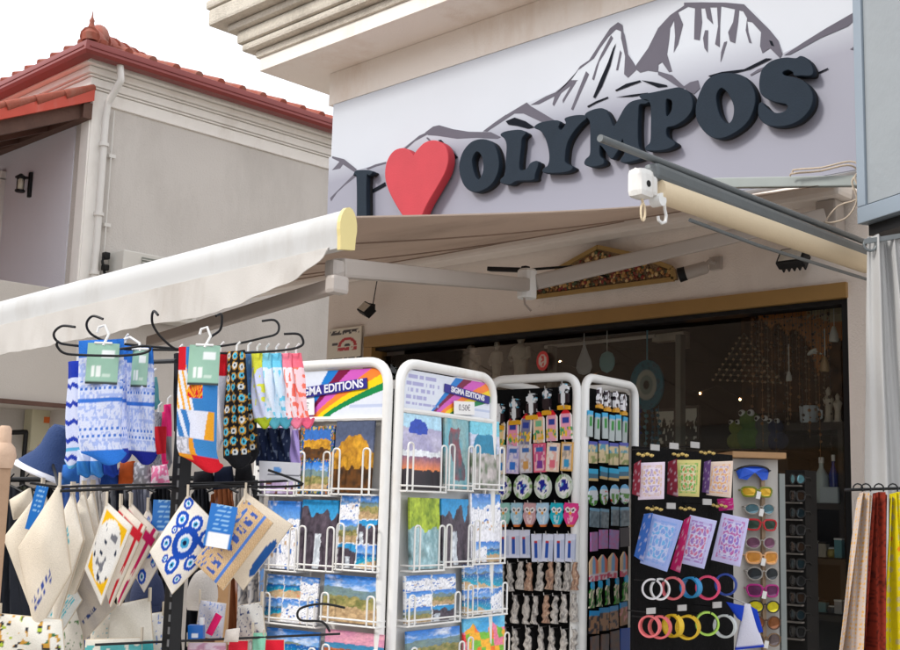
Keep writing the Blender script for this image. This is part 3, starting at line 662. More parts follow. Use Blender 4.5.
# wall lantern
lp_ = atY(22, 184, WY-.08); wl_ = thing('wall_lantern', 'black wall lantern with a clear bulb on the lilac grey wall under the canopy', 'lamp', lp_)
bm = B(); box(bm, lp_+Vector((.035, .06, 0)), (.04, .03, .23), bev=.005); beam(bm, lp_+Vector((.03, .05, .06)), lp_+Vector((-.03, -.0, .07)), .02, .02); obj('backplate', bm, M_black, wl_)
bm = B(); lathe(bm, [(.012, .1), (.03, .085), (.052, .07), (.05, .06)], 12, Matrix.Translation(lp_+Vector((-.03, 0, 0)))); lathe(bm, [(.035, -.07), (.045, -.065), (.045, -.05)], 12, Matrix.Translation(lp_+Vector((-.03, 0, 0))))
for i in range(4):
    a = i*math.pi/2+.4; q = lp_+Vector((-.03+.04*math.cos(a), .04*math.sin(a), 0)); tube(bm, [q+Vector((0, 0, -.06)), q+Vector((0, 0, .07))], .004, 6)
obj('cage', bm, M_black, wl_)
bm = B(); lathe(bm, [(.02, -.05), (.028, -.03), (.028, .03), (.015, .055)], 12, Matrix.Translation(lp_+Vector((-.03, 0, 0)))); obj('bulb', bm, mat('frosted_glass', (.8, .75, .6), .3, var=.05), wl_, smooth=True)
# air conditioning unit
aca = atX(124, 249, -8.74); acb = atX(178, 264, -8.74)
ac = thing('air_conditioner', 'cream outdoor air conditioning unit on the beige wall just above the awning bar', 'air conditioner', (-8.85, aca.y, 3.2))
bm = B(); yl = acb.y-aca.y+.22; box(bm, (-8.86, aca.y+yl/2, aca.z-.27), (.24, yl, .54), bev=.012); obj('casing', bm, mat('cream_casing', (.62, .60, .55), .5, var=.04), ac)
bm = B(); box(bm, (-8.735, aca.y+yl/2+.06, aca.z-.27), (.008, yl-.22, .46)); g_ = obj('grille', bm, mat('grey_green_grille', (.20, .21, .18), .6, var=.1), ac)
bm = B()
for i in range(18): box(bm, (-8.727, aca.y+yl/2+.06, aca.z-.06-.025*i), (.006, yl-.22, .006))
obj('grille_bar', bm, M_pipe, g_)
bm = B(); box(bm, (-8.9, aca.y-.07, aca.z-.05), (.06, .05, .06), bev=.01); box(bm, (-8.9, aca.y-.07, aca.z-.15), (.06, .05, .05), bev=.01); tube(bm, [(-8.9, aca.y-.07, aca.z-.02), (-8.9, aca.y-.10, aca.z-.1), (-8.9, aca.y-.07, aca.z-.2), (-8.9, aca.y, aca.z-.25)], .012, 8); obj('valve', bm, M_black, ac, smooth=True)
# meter box and handrail in the recess below
mb = atX(44, 430, -9.42); t = thing('meter_box', 'cream meter box with an orange sticker in the shaded recess of the left house', 'meter box', mb)
bm = B(); box(bm, mb, (.14, .30, .36), bev=.01); obj('cabinet', bm, mat('cream_box', (.60, .57, .40), .5, var=.05), t)
bm = B(); box(bm, mb+Vector((.073, -.02, .08)), (.004, .05, .05)); box(bm, mb+Vector((.073, 0, -.16)), (.006, .16, .06)); obj('sticker', bm, mat('orange_sticker', (.75, .17, .03), .5), t)
bm = B(); a = atX(-30, 434, -9.3); b = atX(26, 432, -9.3); tube(bm, [a, b], .02); tube(bm, [b, b+Vector((-.15, 0, 0))], .02); tube(bm, [a, (a.x, a.y, 0)], .02); tube(bm, [b, (b.x, b.y, 0)], .02)
tag(obj('handrail', bm, M_black), 'thin dark handrail in the recess at the far left behind the hats', 'handrail')

# ================================================================== across the street, seen only as reflections in the window
oh = thing('opposite_house', 'ochre two storey house across the street, mirrored in the shop window', 'building', (-9, -12, 0))
bm = B(); box(bm, (-10, -14, 3.2), (22, 6, 6.4)); obj('wall', bm, mat('ochre_render', (.42, .23, .11), .9, var=.12, vs=1.2), oh)
bm = B(); box(bm, (-10, -13.9, 6.5), (23, 7, .25)); obj('roof', bm, M_tile, oh)
for i in range(7):
    for z in (1.6, 4.6):
        bm = B(); box(bm, (-19+i*3, -10.98, z), (1.1, .06, 1.5)); obj('window', bm, mat('dark_window', (.05, .05, .06), .1), oh)
def tree(x, y, h, w, lab, seed):
    r = random.Random(seed); t = thing('street_tree', lab, 'tree', (x, y, 0)); bm = B()
    tube(bm, [(x, y, 0), (x+.1, y, h*.25), (x-.05, y+.1, h*.5), (x+.1, y, h*.8)], .1, 8, rs=[.2, .15, .11, .04])
    for i in range(7):
        a = r.uniform(0, 6.28); z = h*r.uniform(.35, .7); tube(bm, [(x, y, z), (x+math.cos(a)*w*.4, y+math.sin(a)*w*.4, z+h*.15), (x+math.cos(a)*w*.8, y+math.sin(a)*w*.8, z+h*.2)], .04, 6, rs=[.06, .04, .015])
    obj('trunk', bm, mat('bark', (.10, .07, .05), .9, var=.3, bump=.6), t, smooth=True); bm = B()
    for i in range(3200):
        a = r.uniform(0, 6.28); k = r.random()**.5; zz = r.uniform(-1, 1); rr = w*k*math.sqrt(max(0, 1-zz*zz))*(.75+.35*math.sin(a*3+seed)); c = Vector((x+math.cos(a)*rr, y+math.sin(a)*rr, h*.68+zz*h*.34))
        M = Matrix.Translation(c) @ Matrix.Rotation(r.uniform(0, 6.28), 4, 'Z') @ Matrix.Rotation(r.uniform(0, 3), 4, 'X'); s = r.uniform(.05, .12)
        vs = [bm.verts.new(M @ Vector(q)) for q in ((-s, 0, 0), (0, -s*.5, 0), (s, 0, 0), (0, s*.5, .01))]; bm.faces.new(vs)
    obj('crown', bm, mat('leaf_green', (.05, .085, .025), .6, var=.5, vs=2), t)
tree(-7.5, -8.2, 6.5, 2.2, 'round leafy street tree opposite the shop, mirrored beside the right end of the window', 1)
tree(-12.5, -8.6, 7.5, 2.6, 'tall leafy street tree opposite the shop, mirrored in the middle of the window', 2)
tree(-17.5, -8.4, 5.5, 2.0, 'low leafy street tree opposite the shop, mirrored at the left end of the window', 3)

# ================================================================== things inside the window
def V(px, py, Y): return atY(px, py, Y)
bm = B(); a = V(549, 322, 4.72); b = V(680, 308, 4.72); beam(bm, a, b, .05, .085); tag(obj('roller_door_box', bm, mat('pale_green_beam', (.50, .54, .47), .6, var=.1)), 'pale green box beam behind the glass at the top of the window', 'beam')
bm = B(); tube(bm, [V(545, 347, 4.75), V(655, 336, 4.75)], .009, 8); tag(obj('hanging_rod', bm, mat('beige_rod', (.5, .44, .38), .5)), 'thin beige rod hung across the window behind the glass', 'rod')
bm = B(); pts = [V(652, 335, 4.8), V(684, 331, 4.8), V(684, 347, 4.8), V(677, 348, 4.8), V(677, 340, 4.8), V(652, 342, 4.8)]; prism(bm, pts, (0, .05, 0)); tag(obj('corner_bracket', bm, mat('beige_board', (.40, .34, .27), .7, var=.2, vs=20)), 'beige L shaped bracket board behind the glass above the framed pictures', 'bracket')
M_stat = mat('sandstone_figure', (.55, .48, .38), .7, var=.25, vs=30, bump=.4, bs=60)
def statue(px, py0, py1, Y, lab, wide=1.):
    t = V(px, py0, Y); b = V(px, py1, Y); h = (t.z-b.z); o = thing('figurine', lab, 'figurine', b); w = h*.2*wide
    bm = B(); M = Matrix.Translation(b)
    lathe(bm, [(w*.9, 0), (w*1.0, h*.04), (w*.75, h*.07), (w*.62, h*.3), (w*.8, h*.5), (w*.95, h*.64), (w*.9, h*.74), (w*.3, h*.79), (w*.28, h*.82), (w*.42, h*.86), (w*.46, h*.92), (w*.3, h*.98), (w*.05, h)], 14, M @ Matrix.Diagonal((1, .7, 1, 1)))
    for s in (-1, 1): tube(bm, [M @ Vector((s*w*.85, 0, h*.72)), M @ Vector((s*w*1.15, -w*.2, h*.55)), M @ Vector((s*w*.6, -w*.6, h*.48))], w*.2, 8, rs=[w*.24, w*.2, w*.16])
    obj('body', bm, M_stat, o, smooth=True)
    bm = B(); box(bm, b+Vector((0, 0, -.012)), (w*2.2, w*1.6, .024), bev=.003); obj('plinth', bm, M_stat, o)
sh = V(420, 392, 5.0); 
bm = B(); a = V(385, 395, 5.05); b = V(545, 386, 5.05); z = min(a.z, b.z)-.02; box(bm, ((a.x+b.x)/2, 5.1, z), (b.x-a.x+.3, .3, .03)); box(bm, (a.x, 5.1, z/2), (.03, .3, z)); box(bm, (b.x, 5.1, z/2), (.03, .3, z))
tag(obj('display_shelf', bm, M_shelf), 'dark display shelf carrying the pale figurines behind the left glass', 'shelf')
for px, y0_, y1_, l, w in ((417, 341, 393, 'slim pale standing figurine nearest the left end of the shelf', .8), (454, 352, 391, 'short broad pale figurine on the shelf, second from left', 1.5), (470, 345, 390, 'pale figurine with wide shoulders, third on the shelf', 1.3), (496, 340, 389, 'thin brown tinged figurine, fourth on the shelf', .7), (520, 333, 387, 'tallest pale robed figurine near the red ring sticker', 1.)):
    b_ = V(px, y1_, 5.05); tt = V(px, y0_, 5.05)
    statue(px, y0_, y1_, 5.05, l, w)
# round sticker on the glass
st = fc.rect(530, 350, 545, 370, .0); st = (Matrix.Translation((0, .04, 0)) @ st[0], st[1], st[2])
bm = B(); sheet(lambda u, v: ((u-.5)*.078*math.sqrt(max(.0, 1-(2*v-1)**2*.995)), (v-.5)*.098, 0), 20, 20, lambda u, v: H(200, 60, 60) if (u-.5)**2+(v-.5)**2 > .115 or (abs(u-.5) < .12 and .2 < v < .8 and noise2(u*9, v*14, 3) > .35) else H(205, 190, 180), .002, bm, st[0]); tag(obj('door_sticker', bm, PRINT), 'round red and white sticker on the window glass', 'sticker')
# hanging decorations
def hang(px, py0, py1, Y, nm, lab, cat, m, prof, cord=.06, sx=1., sy=.25):
    t = V(px, py0, Y); b = V(px, py1, Y); h = t.z-b.z; o = thing(nm, lab, cat, b); bm = B()
    lathe(bm, [(r*h, z*h) for r, z in prof], 18, Matrix.Translation(b) @ Matrix.Rotation(R(0), 4, 'Z') @ Matrix.Diagonal((sx, sy, 1, 1))); obj('drop', bm, m, o, smooth=True)
    bm = B(); tube(bm, [t, t+Vector((0, 0, cord))], .002, 6); obj('cord', bm, M_pipe, o); return o
drop = [(.02, 0), (.22, .06), (.30, .22), (.27, .42), (.14, .66), (.06, .85), (.03, 1)]
hang(584, 342, 375, 4.68, 'wind_chime', 'grey white teardrop wind chime hung from the rod behind the glass', 'wind chime', mat('grey_ceramic', (.42, .44, .46), .5), drop, .09)
oval = [(.02, 0), (.3, .12), (.42, .35), (.42, .65), (.3, .88), (.02, 1)]
hang(607, 351, 373, 4.68, 'hanging_charm', 'small pale teal oval charm hung beside the grey chime', 'charm', mat('pale_teal', (.16, .36, .38), .5), oval, .13)
dc = V(647, 385, 4.66); o = thing('evil_eye_disc', 'big round teal, white and black eye disc with bead strings hanging in the window', 'dreamcatcher', dc)
bm = B()
def disc(u, v):
    a = u*2*math.pi; r_ = v; return (math.cos(a)*.118*r_*.8, math.sin(a)*.118*r_, 0)
sheet(disc, 48, 14, lambda u, v: H(12, 12, 14) if v < .2 else H(120, 135, 130) if v < .36 else H(165, 168, 158) if v < .6 else (H(20, 105, 125) if noise2(u*90, v*20, 1) > .25 else H(25, 80, 100)), .012, bm, Matrix.Translation(dc)); bmesh.ops.remove_doubles(bm, verts=bm.verts, dist=1e-5); obj('disc', bm, CLOTH, o)
bm = B(); tube(bm, [dc+Vector((0, 0, .115)), dc+Vector((0, 0, .26))], .004, 6); obj('cord', bm, mat('teal_cord', (.02, .2, .27), .8), o)
r2 = random.Random(9); 
for i, c in enumerate([(.02, .10, .16), (.01, .03, .22), (.05, .22, .27), (.01, .08, .14), (.02, .14, .2)]):
    bm = B(); x = dc.x-.075+.035*i
    for k in range(11): bmesh.ops.create_icosphere(bm, subdivisions=1, radius=r2.uniform(.006, .013), matrix=Matrix.Translation((x+r2.uniform(-.006, .006), dc.y+r2.uniform(-.01, .01), dc.z-.12-.026*k)))
    tube(bm, [(x, dc.y, dc.z-.10), (x, dc.y, dc.z-.4)], .0015, 5); obj('bead_string', bm, mat('bead_%s' % 'abcde'[i], c, .25, var=.4, vs=80), o)
# framed pictures on a shelf
pf = [(656, 410, 676, 447, 'pale framed print of dark trees, left of the two above the purse rack'), (678, 407, 699, 446, 'pale framed print of a dark skyline, right of the two above the purse rack')]
for k, (a, b, c, d, l) in enumerate(pf):
    M, w, h = Face((0, 4.95, 0), (1, 0)).rect(a, b, c, d); o = thing('framed_print', l, 'framed print', M.translation)
    def pic(u, v, k=k):
        t = .35+.4*noise2(u*5+k*7, 1, k)+.2*noise2(u*16, 2, k)
        return H(22, 20, 18) if v < t*(.9 if k else 1.1) and noise2(u*11, v*11, 4+k) > .3 else H(205, 203, 190)
    bm = B(); sheet(flat(w*.92, h*.92), 30, 34, pic, .01, bm, M); obj('print', bm, PRINT, o)
    bm = B(); 
    for s in (-1, 1): box(bm, (s*w/2, 0, 0), (.012, .022, h+.012), M); box(bm, (0, 0, s*h/2), (w-.013, .022, .012), M)
    obj('frame', bm, M_shelf, o)
a = V(650, 448, 4.95); b = V(700, 446, 4.95); bm = B(); box(bm, ((a.x+b.x)/2+.1, 5.02, a.z-.03), (b.x-a.x+.5, .3, .03)); box(bm, (b.x+.3, 5.02, (a.z-.05)/2), (.04, .28, a.z-.05)); box(bm, (a.x-.1, 5.02, (a.z-.05)/2), (.04, .28, a.z-.05))
tag(obj('picture_shelf', bm, M_shelf), 'dark shelf under the two framed prints', 'shelf')
# window reflection of trees and orange sky, painted on a sheet added inside
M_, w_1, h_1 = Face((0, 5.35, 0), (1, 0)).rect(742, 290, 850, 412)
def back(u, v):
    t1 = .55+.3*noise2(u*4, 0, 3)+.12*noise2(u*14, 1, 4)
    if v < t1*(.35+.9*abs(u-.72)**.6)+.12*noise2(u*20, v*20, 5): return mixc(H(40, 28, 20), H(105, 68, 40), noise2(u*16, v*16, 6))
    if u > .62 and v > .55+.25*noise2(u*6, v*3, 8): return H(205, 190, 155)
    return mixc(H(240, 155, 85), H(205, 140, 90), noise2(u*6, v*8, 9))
bm = B(); sheet(flat(w_1, h_1), 60, 66, back, .01, bm, M_); tag(obj('painted_reflection', bm, CLOTH), 'added amber brown sheet painted as window reflection of dark trees, behind the bead strings', 'painted reflection')
# triangular shell net and bead curtains
n0, n1, n2 = V(744, 333, 4.75), V(714, 380, 4.75), V(782, 383, 4.75)
o = thing('shell_net', 'triangular net dotted with shells and lights hung behind the right glass', 'net', n0); bm = B(); NN = 9
def bary(i, j): return n0+(n1-n0)*(i/NN)+(n2-n1)*(j/NN)
for i in range(1, NN+1):
    tube(bm, [bary(i, 0), bary(i, i)], .0012, 4); tube(bm, [bary(i, i), n1+(n2-n1)*((i)/NN)*1.0], .0012, 4) if i < NN else None
tube(bm, [n0, n1], .002, 4); tube(bm, [n0, n2], .002, 4)
for j in range(1, NN): tube(bm, [n0+(n1-n0)*(j/NN), n1+(n2-n1)*((NN-j)*0+1-j/NN)*0+(n2-n1)*(j/NN)*0+Vector()], .0012, 4)
obj('mesh', bm, mat('net_string', (.12, .12, .08), .9), o)
bm = B()
for i in range(1, NN+1):
    for j in range(i+1): bmesh.ops.create_icosphere(bm, subdivisions=1, radius=.0065, matrix=Matrix.Translation(bary(i, j)+Vector((0, -.01, 0))))
obj('shells', bm, mat('shell_beads', (.42, .28, .17), .4, var=.4, vs=60), o)
o = thing('bead_curtain', 'dense curtain of dark and amber bead strings at the right end of the window', 'bead curtain', V(795, 400, 4.85)); r2 = random.Random(11)
for k in range(26):
    px = 752+k*3.1+r2.uniform(-1, 1); y = 4.85+r2.uniform(-.1, .25); t = V(px, 296+r2.uniform(0, 6), y); L_ = r2.uniform(.3, .72); bm = B(); z = 0
    while z < L_:
        bmesh.ops.create_icosphere(bm, subdivisions=1, radius=r2.uniform(.003, .009), matrix=Matrix.Translation(t+Vector((r2.uniform(-.004, .004), 0, -z)))); z += r2.uniform(.018, .05)
    tube(bm, [t+Vector((0, 0, .05)), t-Vector((0, 0, L_))], .001, 4)
    obj('bead_string', bm, (mat('amber_bead', (.35, .16, .06), .3, var=.5, vs=50), mat('dark_bead', (.05, .035, .03), .3, var=.6, vs=50), mat('stone_bead', (.24, .18, .13), .4, var=.6, vs=50))[k % 3], o)
bell = [(.25, 0), (.30, .1), (.26, .5), (.12, .92), (.05, 1)]
M_sh = mat('white_shade', (.66, .64, .58), .5, var=.05)
for px, a, b, l in ((747, 309, 315, 'tiny white charm highest up beside the dark corner of the right glass'), (834, 326, 342, 'small white hanging shade nearest the right window frame'), (789, 371, 381, 'small white hanging shade in the middle of the bead strings'), (825, 356, 372, 'small amber hanging drop right of the bead strings')):
    hang(px, a, b, 4.8, 'bell_charm', l, 'hanging charm', M_sh if 'amber' not in l else mat('amber_drop', (.4, .25, .12), .4), bell, .12, 1, 1)
fb = V(812, 352, 4.8); o = thing('glass_bird', 'small white glass bird hanging between the bead strings', 'bird ornament', fb); bm = B(); bmesh.ops.create_icosphere(bm, subdivisions=2, radius=.02, matrix=Matrix.Translation(fb) @ Matrix.Rotation(R(-30), 4, 'Y') @ Matrix.Diagonal((1.3, .6, .5, 1))); tube(bm, [fb+Vector((.01, 0, 0)), fb+Vector((.045, 0, -.012))], .008, 6, rs=[.01, .003]); obj('body', bm, M_sh, o, smooth=True)
bm = B(); tube(bm, [fb, fb+Vector((0, 0, .3))], .001, 4); obj('cord', bm, M_black, o)
# white bowl shelf on the right
a = V(752, 428, 4.95); b = V(846, 424, 4.95); bm = B(); box(bm, ((a.x+b.x)/2, 5.1, a.z), (b.x-a.x, .3, .035)); box(bm, (b.x-.03, 5.1, a.z/2), (.03, .28, a.z-.02)); tag(obj('wall_shelf', bm, M_shelf), 'dark upper shelf at the right end of the window', 'shelf')
M_cer = mat('white_ceramic', (.50, .56, .60), .3, var=.05)
c = V(809, 424, 4.98); o = thing('ceramic_mug', 'pale blue white ceramic mug on the upper right shelf', 'mug', c); bm = B(); lathe(bm, [(.034, 0), (.04, .01), (.042, .075), (.038, .077), (.036, .012)], 18, Matrix.Translation(Vector((c.x, c.y, a.z+.018)))); obj('cup', bm, M_cer, o, smooth=True)
bm = B(); tube(bm, [(c.x+.04, c.y, a.z+.08), (c.x+.062, c.y, a.z+.07), (c.x+.062, c.y, a.z+.04), (c.x+.04, c.y, a.z+.03)], .005, 6); obj('handle', bm, M_cer, o, smooth=True)
for px, h_, l, mm in ((829, .16, 'tall brown grey figurine right of the pale mug', M_stat), (838, .13, 'shorter grey figurine nearest the frame on the upper right shelf', M_stat)):
    c = V(px, 424, 5.0); o = thing('figurine', l, 'figurine', (c.x, 5.0, a.z+.018)); bm = B(); w = h_*.16; lathe(bm, [(w, 0), (w*.7, h_*.1), (w*.6, h_*.4), (w, h_*.66), (w*.4, h_*.78), (w*.5, h_*.9), (w*.1, h_)], 12, Matrix.Translation(Vector((c.x, 5.0, a.z+.018)))); obj('body', bm, mm, o, smooth=True)
# plush toys on the shelf behind the sunglasses stand
bm = B(); a = V(722, 450, 4.9); b = V(790, 449, 4.9); zz = a.z-.02; box(bm, ((a.x+b.x)/2, 5.02, zz), (b.x-a.x, .3, .03)); box(bm, ((a.x+b.x)/2, 5.02, zz/2-.01), (.3, .2, zz-.02)); tag(obj('toy_counter', bm, M_shelf), 'dark counter carrying the green plush toys behind the sunglasses stand', 'counter')
for px, c, l, s in ((738, (.22, .26, .05), 'olive plush toy at the left end of the counter', .05), (751, (.10, .22, .04), 'green plush toy with two big eyes on the counter', .065), (765, (.12, .13, .12), 'grey plush toy with goggle eyes on the counter', .055), (777, (.03, .04, .10), 'dark blue plush toy at the right end of the counter', .05)):
    p_ = V(px, 440, 4.93); p_.z = zz+.015+s*.9; o = thing('plush_toy', l, 'plush toy', (p_.x, p_.y, zz+.015)); m_ = mat('plush_%d' % px, c, .95, var=.3, vs=40, bump=1, bs=200)
    bm = B(); bmesh.ops.create_icosphere(bm, subdivisions=3, radius=s, matrix=Matrix.Translation(p_) @ Matrix.Diagonal((1.1, .8, .9, 1))); bmesh.ops.create_icosphere(bm, subdivisions=3, radius=s*.72, matrix=Matrix.Translation(p_+Vector((0, -.01, s*1.25)))); obj('body', bm, m_, o, smooth=True)
    for q in (-1, 1):
        bm = B(); bmesh.ops.create_icosphere(bm, subdivisions=2, radius=s*.26, matrix=Matrix.Translation(p_+Vector((q*s*.35, -s*.6, s*1.75)))); e = obj('eye', bm, M_whiteclean, o, smooth=True)
        bm = B(); bmesh.ops.create_icosphere(bm, subdivisions=2, radius=s*.13, matrix=Matrix.Translation(p_+Vector((q*s*.35, -s*.82, s*1.75)))); obj('pupil', bm, M_black, e, smooth=True)
# bottles and oddments on lower shelves by the doorway
for py, nm, l in ((506, 'bottle_shelf', 'dark shelf holding the white and blue bottles near the curtain'), (560, 'oddments_shelf', 'dark middle shelf of small goods near the curtain'), (615, 'lower_shelf', 'dark lowest shelf of small goods near the curtain')):
    a = V(798, py, 4.95); b = V(846, py, 4.95); bm = B(); box(bm, ((a.x+b.x)/2, 5.05, a.z), (b.x-a.x+.06, .26, .025)); box(bm, (b.x+.03, 5.05, a.z/2), (.02, .24, a.z-.02)); tag(obj(nm, bm, M_shelf), l, 'shelf')
bz = V(820, 506, 4.95).z+.0125
def bottle(px, w, h_, m_, l, y=4.98, z=None, cap=M_whiteclean):
    c = V(px, 500, y); z = bz if z is None else z; o = thing('bottle', l, 'bottle', (c.x, y, z)); M = Matrix.Translation((c.x, y, z)); bm = B()
    lathe(bm, [(w*.9, 0), (w, h_*.04), (w, h_*.6), (w*.35, h_*.78), (w*.33, h_*.88)], 16, M); obj('body', bm, m_, o, smooth=True)
    bm = B(); lathe(bm, [(w*.4, h_*.88), (w*.4, h_), (w*.36, h_*1.01)], 12, M); obj('cap', bm, cap, o)
bottle(822, .030, .20, mat('milky_bottle', (.52, .58, .56), .35, var=.04), 'tall milky white bottle on the shelf near the curtain')
bottle(834, .020, .21, mat('cobalt_bottle', (.015, .03, .22), .2, var=.1), 'slim cobalt blue bottle right of the milky white one')
bottle(811, .016, .10, mat('pale_bottle', (.30, .34, .34), .3), 'short pale bottle left of the milky white one')
bottle(841, .014, .09, mat('amber_bottle', (.20, .09, .03), .3), 'short amber bottle nearest the window frame')
bm = B(); c = V(826, 500, 4.9); box(bm, (c.x, 4.935, bz+.035), (.085, .02, .07), bev=.004); tag(obj('label_carton', bm, M_cer), 'low white carton standing in front of the tall milky bottle', 'carton')
r2 = random.Random(21)
cols = [((.35, .35, .36), 'grey'), ((.10, .28, .32), 'teal'), ((.45, .40, .33), 'beige'), ((.30, .06, .05), 'red'), ((.05, .06, .08), 'black'), ((.42, .33, .08), 'mustard'), ((.12, .10, .2), 'violet')]
for py, nm in ((560, 'middle'), (615, 'lowest')):
    z = V(820, py, 4.95).z+.0125
    for i in range(6):
        c, cn = cols[(i*3+py) % 7]; x = V(800+i*8, py, 4.95).x; h_ = r2.uniform(.03, .09); o = thing('trinket_box' if i % 2 else 'trinket_jar', '%s trinket %s, %s from the left on the %s shelf near the curtain' % (cn, 'box' if i % 2 else 'jar', ORD[i], nm), 'trinket', (x, 4.95, z)); bm = B(); m_ = mat('trinket_'+cn, c, .4, var=.2, vs=40)
        if i % 2: box(bm, (x, 4.95, z+h_/2), (.035, .035, h_), bev=.003)
        else: lathe(bm, [(.013, 0), (.02, h_*.2), (.019, h_*.7), (.012, h_*.85)], 12, Matrix.Translation((x, 4.95, z)))
        obj('body', bm, m_, o, smooth=not i % 2)
        bm = B(); box(bm, (x, 4.95, z+h_+.003), (.037, .037, .008), bev=.002) if i % 2 else lathe(bm, [(.014, h_*.85), (.014, h_), (.006, h_*1.05)], 12, Matrix.Translation((x, 4.95, z))); obj('lid', bm, M_whiteclean if i % 3 else M_shelf, o)
# little warm bulbs on a string
o = thing('string_light', 'cable with a few tiny lit amber bulbs draped across the dark shop behind the glass', 'string lights', V(640, 380, 5.6)); pts = [V(px, py, 5.6) for px, py in ((560, 360), (575, 368), (595, 374), (620, 362), (650, 372), (680, 388), (700, 392), (718, 386), (740, 398), (775, 402), (800, 404), (825, 398), (842, 404))]
bm = B(); tube(bm, [p for p in pts], .002, 5); obj('cable', bm, M_black, o)
for p in pts[0::2]:
    bm = B(); bmesh.ops.create_icosphere(bm, subdivisions=2, radius=.0045, matrix=Matrix.Translation(p-Vector((0, 0, .008)))); obj('bulb', bm, M_bulb, o)
# ================================================================== pictures for the postcards
sky1, sky2 = H(40, 130, 200), H(150, 200, 235)
def pv(kind, s):
    n = lambda u, v, f, k=0: noise2(u*f, v*f, s*13+k)
    def fb(u, v, f, k=0): return .5*n(u, v, f, k)+.3*n(u, v, f*2.1, k+1)+.2*n(u, v, f*4.3, k+2)
    def skyc(u, v): return mixc(mixc(H(165, 210, 240), H(30, 115, 205), (v-.3)/.7), H(240, 243, 248), max(0, fb(u, v*2, 4, 5)-.55)*2.4)
    def sea(u, v):
        hz = .58+.05*n(1, 0, 1)
        if v > hz: 
            if v < hz+.10*n(u, 0, 4, 2): return mixc(H(90, 120, 150), H(120, 130, 110), n(u, v, 14))
            return skyc(u, v)
        sh = .22+.16*math.sin(u*2.2+s)
        if v > sh: return mixc(mixc(H(20, 165, 190), H(10, 80, 165), (v-sh)/(hz-sh)), H(210, 235, 245), .35*(n(u*1.0, v*5, 26) > .78))
        return mixc(mixc(H(225, 205, 165), H(165, 125, 85), fb(u, v, 8)), H(235, 90, 60), .8*(n(u, v, 20, 4) > .86))
    def village(u, v):
        t = .42+.32*fb(u, 0, 3)+.18*u
        if v > t: return skyc(u, v)
        hx = u*13+3.7*noise2(int(v*17), 1, s); c = n(int(hx), int(v*17), 1.7, 2); w_ = (hx % 1)
        if (v*17) % 1 > .6 and .35 < w_ < .55 and c > .62: return H(110, 130, 165)
        base_ = H(240, 240, 244) if c > .2 else (H(60, 115, 195) if c > .1 else H(205, 170, 135))
        return mixc(base_, H(140, 150, 170), .35 if w_ > .72 else 0) if v < t-.02 or c > .3 else H(40, 95, 190)
    def hills(u, v):
        r1, r2_, r3 = .66+.16*fb(u, 0, 3), .48+.16*fb(u, 1, 4, 3), .24+.16*fb(u, 2, 5, 6)
        if v > r1: return skyc(u, v)
        if v > r2_: return mixc(H(95, 125, 150), H(130, 150, 130), fb(u, v, 12))
        if v > r3: return mixc(H(60, 90, 40), H(190, 170, 110), fb(u, v, 14, 2))
        return mixc(H(120, 90, 60), H(225, 195, 150), fb(u, v, 18, 3))
    def dusk(u, v):
        if v > .8: return H(75, 85, 110)
        t = .5+.28*math.sin(u*3.1)+.08*n(u, 0, 12)
        if v > t+.02: return mixc(H(120, 125, 140), H(60, 75, 110), v)
        return mixc(H(235, 175, 50), H(120, 70, 20), fb(u, v, 9)) if v > .3+.1*n(u, 0, 8) else mixc(H(40, 30, 20), H(140, 85, 30), n(u, v, 14)*.6)
    def domesun(u, v):
        if v > .52:
            if (u-.4)**2/.06+(v-.80)**2/.02 < 1 and v > .74: return H(35, 70, 175)
            if v > .82: return H(175, 215, 235)
            return mixc(H(150, 145, 185), H(200, 195, 215), n(u, v, 6))
        if v > .44: return H(232, 236, 240)
        if v > .26: return mixc(H(240, 140, 80), H(110, 90, 130), (v-.26)/.2)
        return mixc(H(20, 18, 28), H(60, 40, 50), n(u, v, 8)*.6)
    def rocks(u, v):
        t = .62+.3*n(u, 0, 7)
        if v > t: return mixc(H(110, 190, 225), H(30, 140, 200), v)
        if .42 < u+.1*n(v, 1, 5) < .6 and v < .5: return mixc(H(150, 160, 170), H(230, 235, 240), n(u, v, 15))
        return mixc(H(15, 18, 28), H(105, 92, 105), fb(u*1.5, v, 10))
    def tulips(u, v):
        if v > .62+.25*n(u, 0, 9): return mixc(H(30, 150, 215), H(120, 205, 235), n(u*.5, v, 8))
        k = n(int(u*9+v), int(v*6), 2.3, 5)
        return (H(235, 60, 60), H(240, 130, 160), H(250, 180, 50), H(120, 190, 60), H(245, 120, 40))[int(k*4.99)]
    def green(u, v):
        if v > .5+.1*n(u, 0, 6): return mixc(H(50, 95, 10), H(205, 225, 70), fb(u, v, 10))
        return mixc(mixc(H(70, 130, 140), H(205, 232, 236), fb(u, v*.6, 12)), H(55, 60, 45), max(0, n(u, v, 5, 4)-.55)*2.5)
    def pink(u, v):
        if v > .66: return mixc(H(200, 130, 165), H(225, 165, 175), n(u*.4, v, 12))
        if v > .52: return H(60, 130, 170)
        return mixc(H(120, 48, 26), H(225, 135, 85), fb(u, v*1.6, 12))
    def white(u, v):
        if .30 < v < .46 or u < .05: return H(232, 232, 238)
        if v >= .46: return village(u, (v-.46)/.54)
        return sea(u, v/.3) if u > .5 else village(u*2, v/.3)
    def dome(u, v):
        if v > .78: return H(120, 200, 220)
        if v > .5: return H(40, 130, 165) if (u-.5)**2/.16+(v-.6)**2/.05 < 1 else H(200, 205, 225)
        return mixc(H(90, 110, 80), H(200, 190, 190), n(u, v, 12))
    def figure(u, v):
        if abs(u-.5-.12*math.sin(v*7)) < .22 and .12 < v < .85: return mixc(H(170, 60, 70), H(60, 100, 110), n(u, v, 8)*1.2)
        return mixc(H(90, 170, 190), H(160, 175, 165), n(u, v, 5))
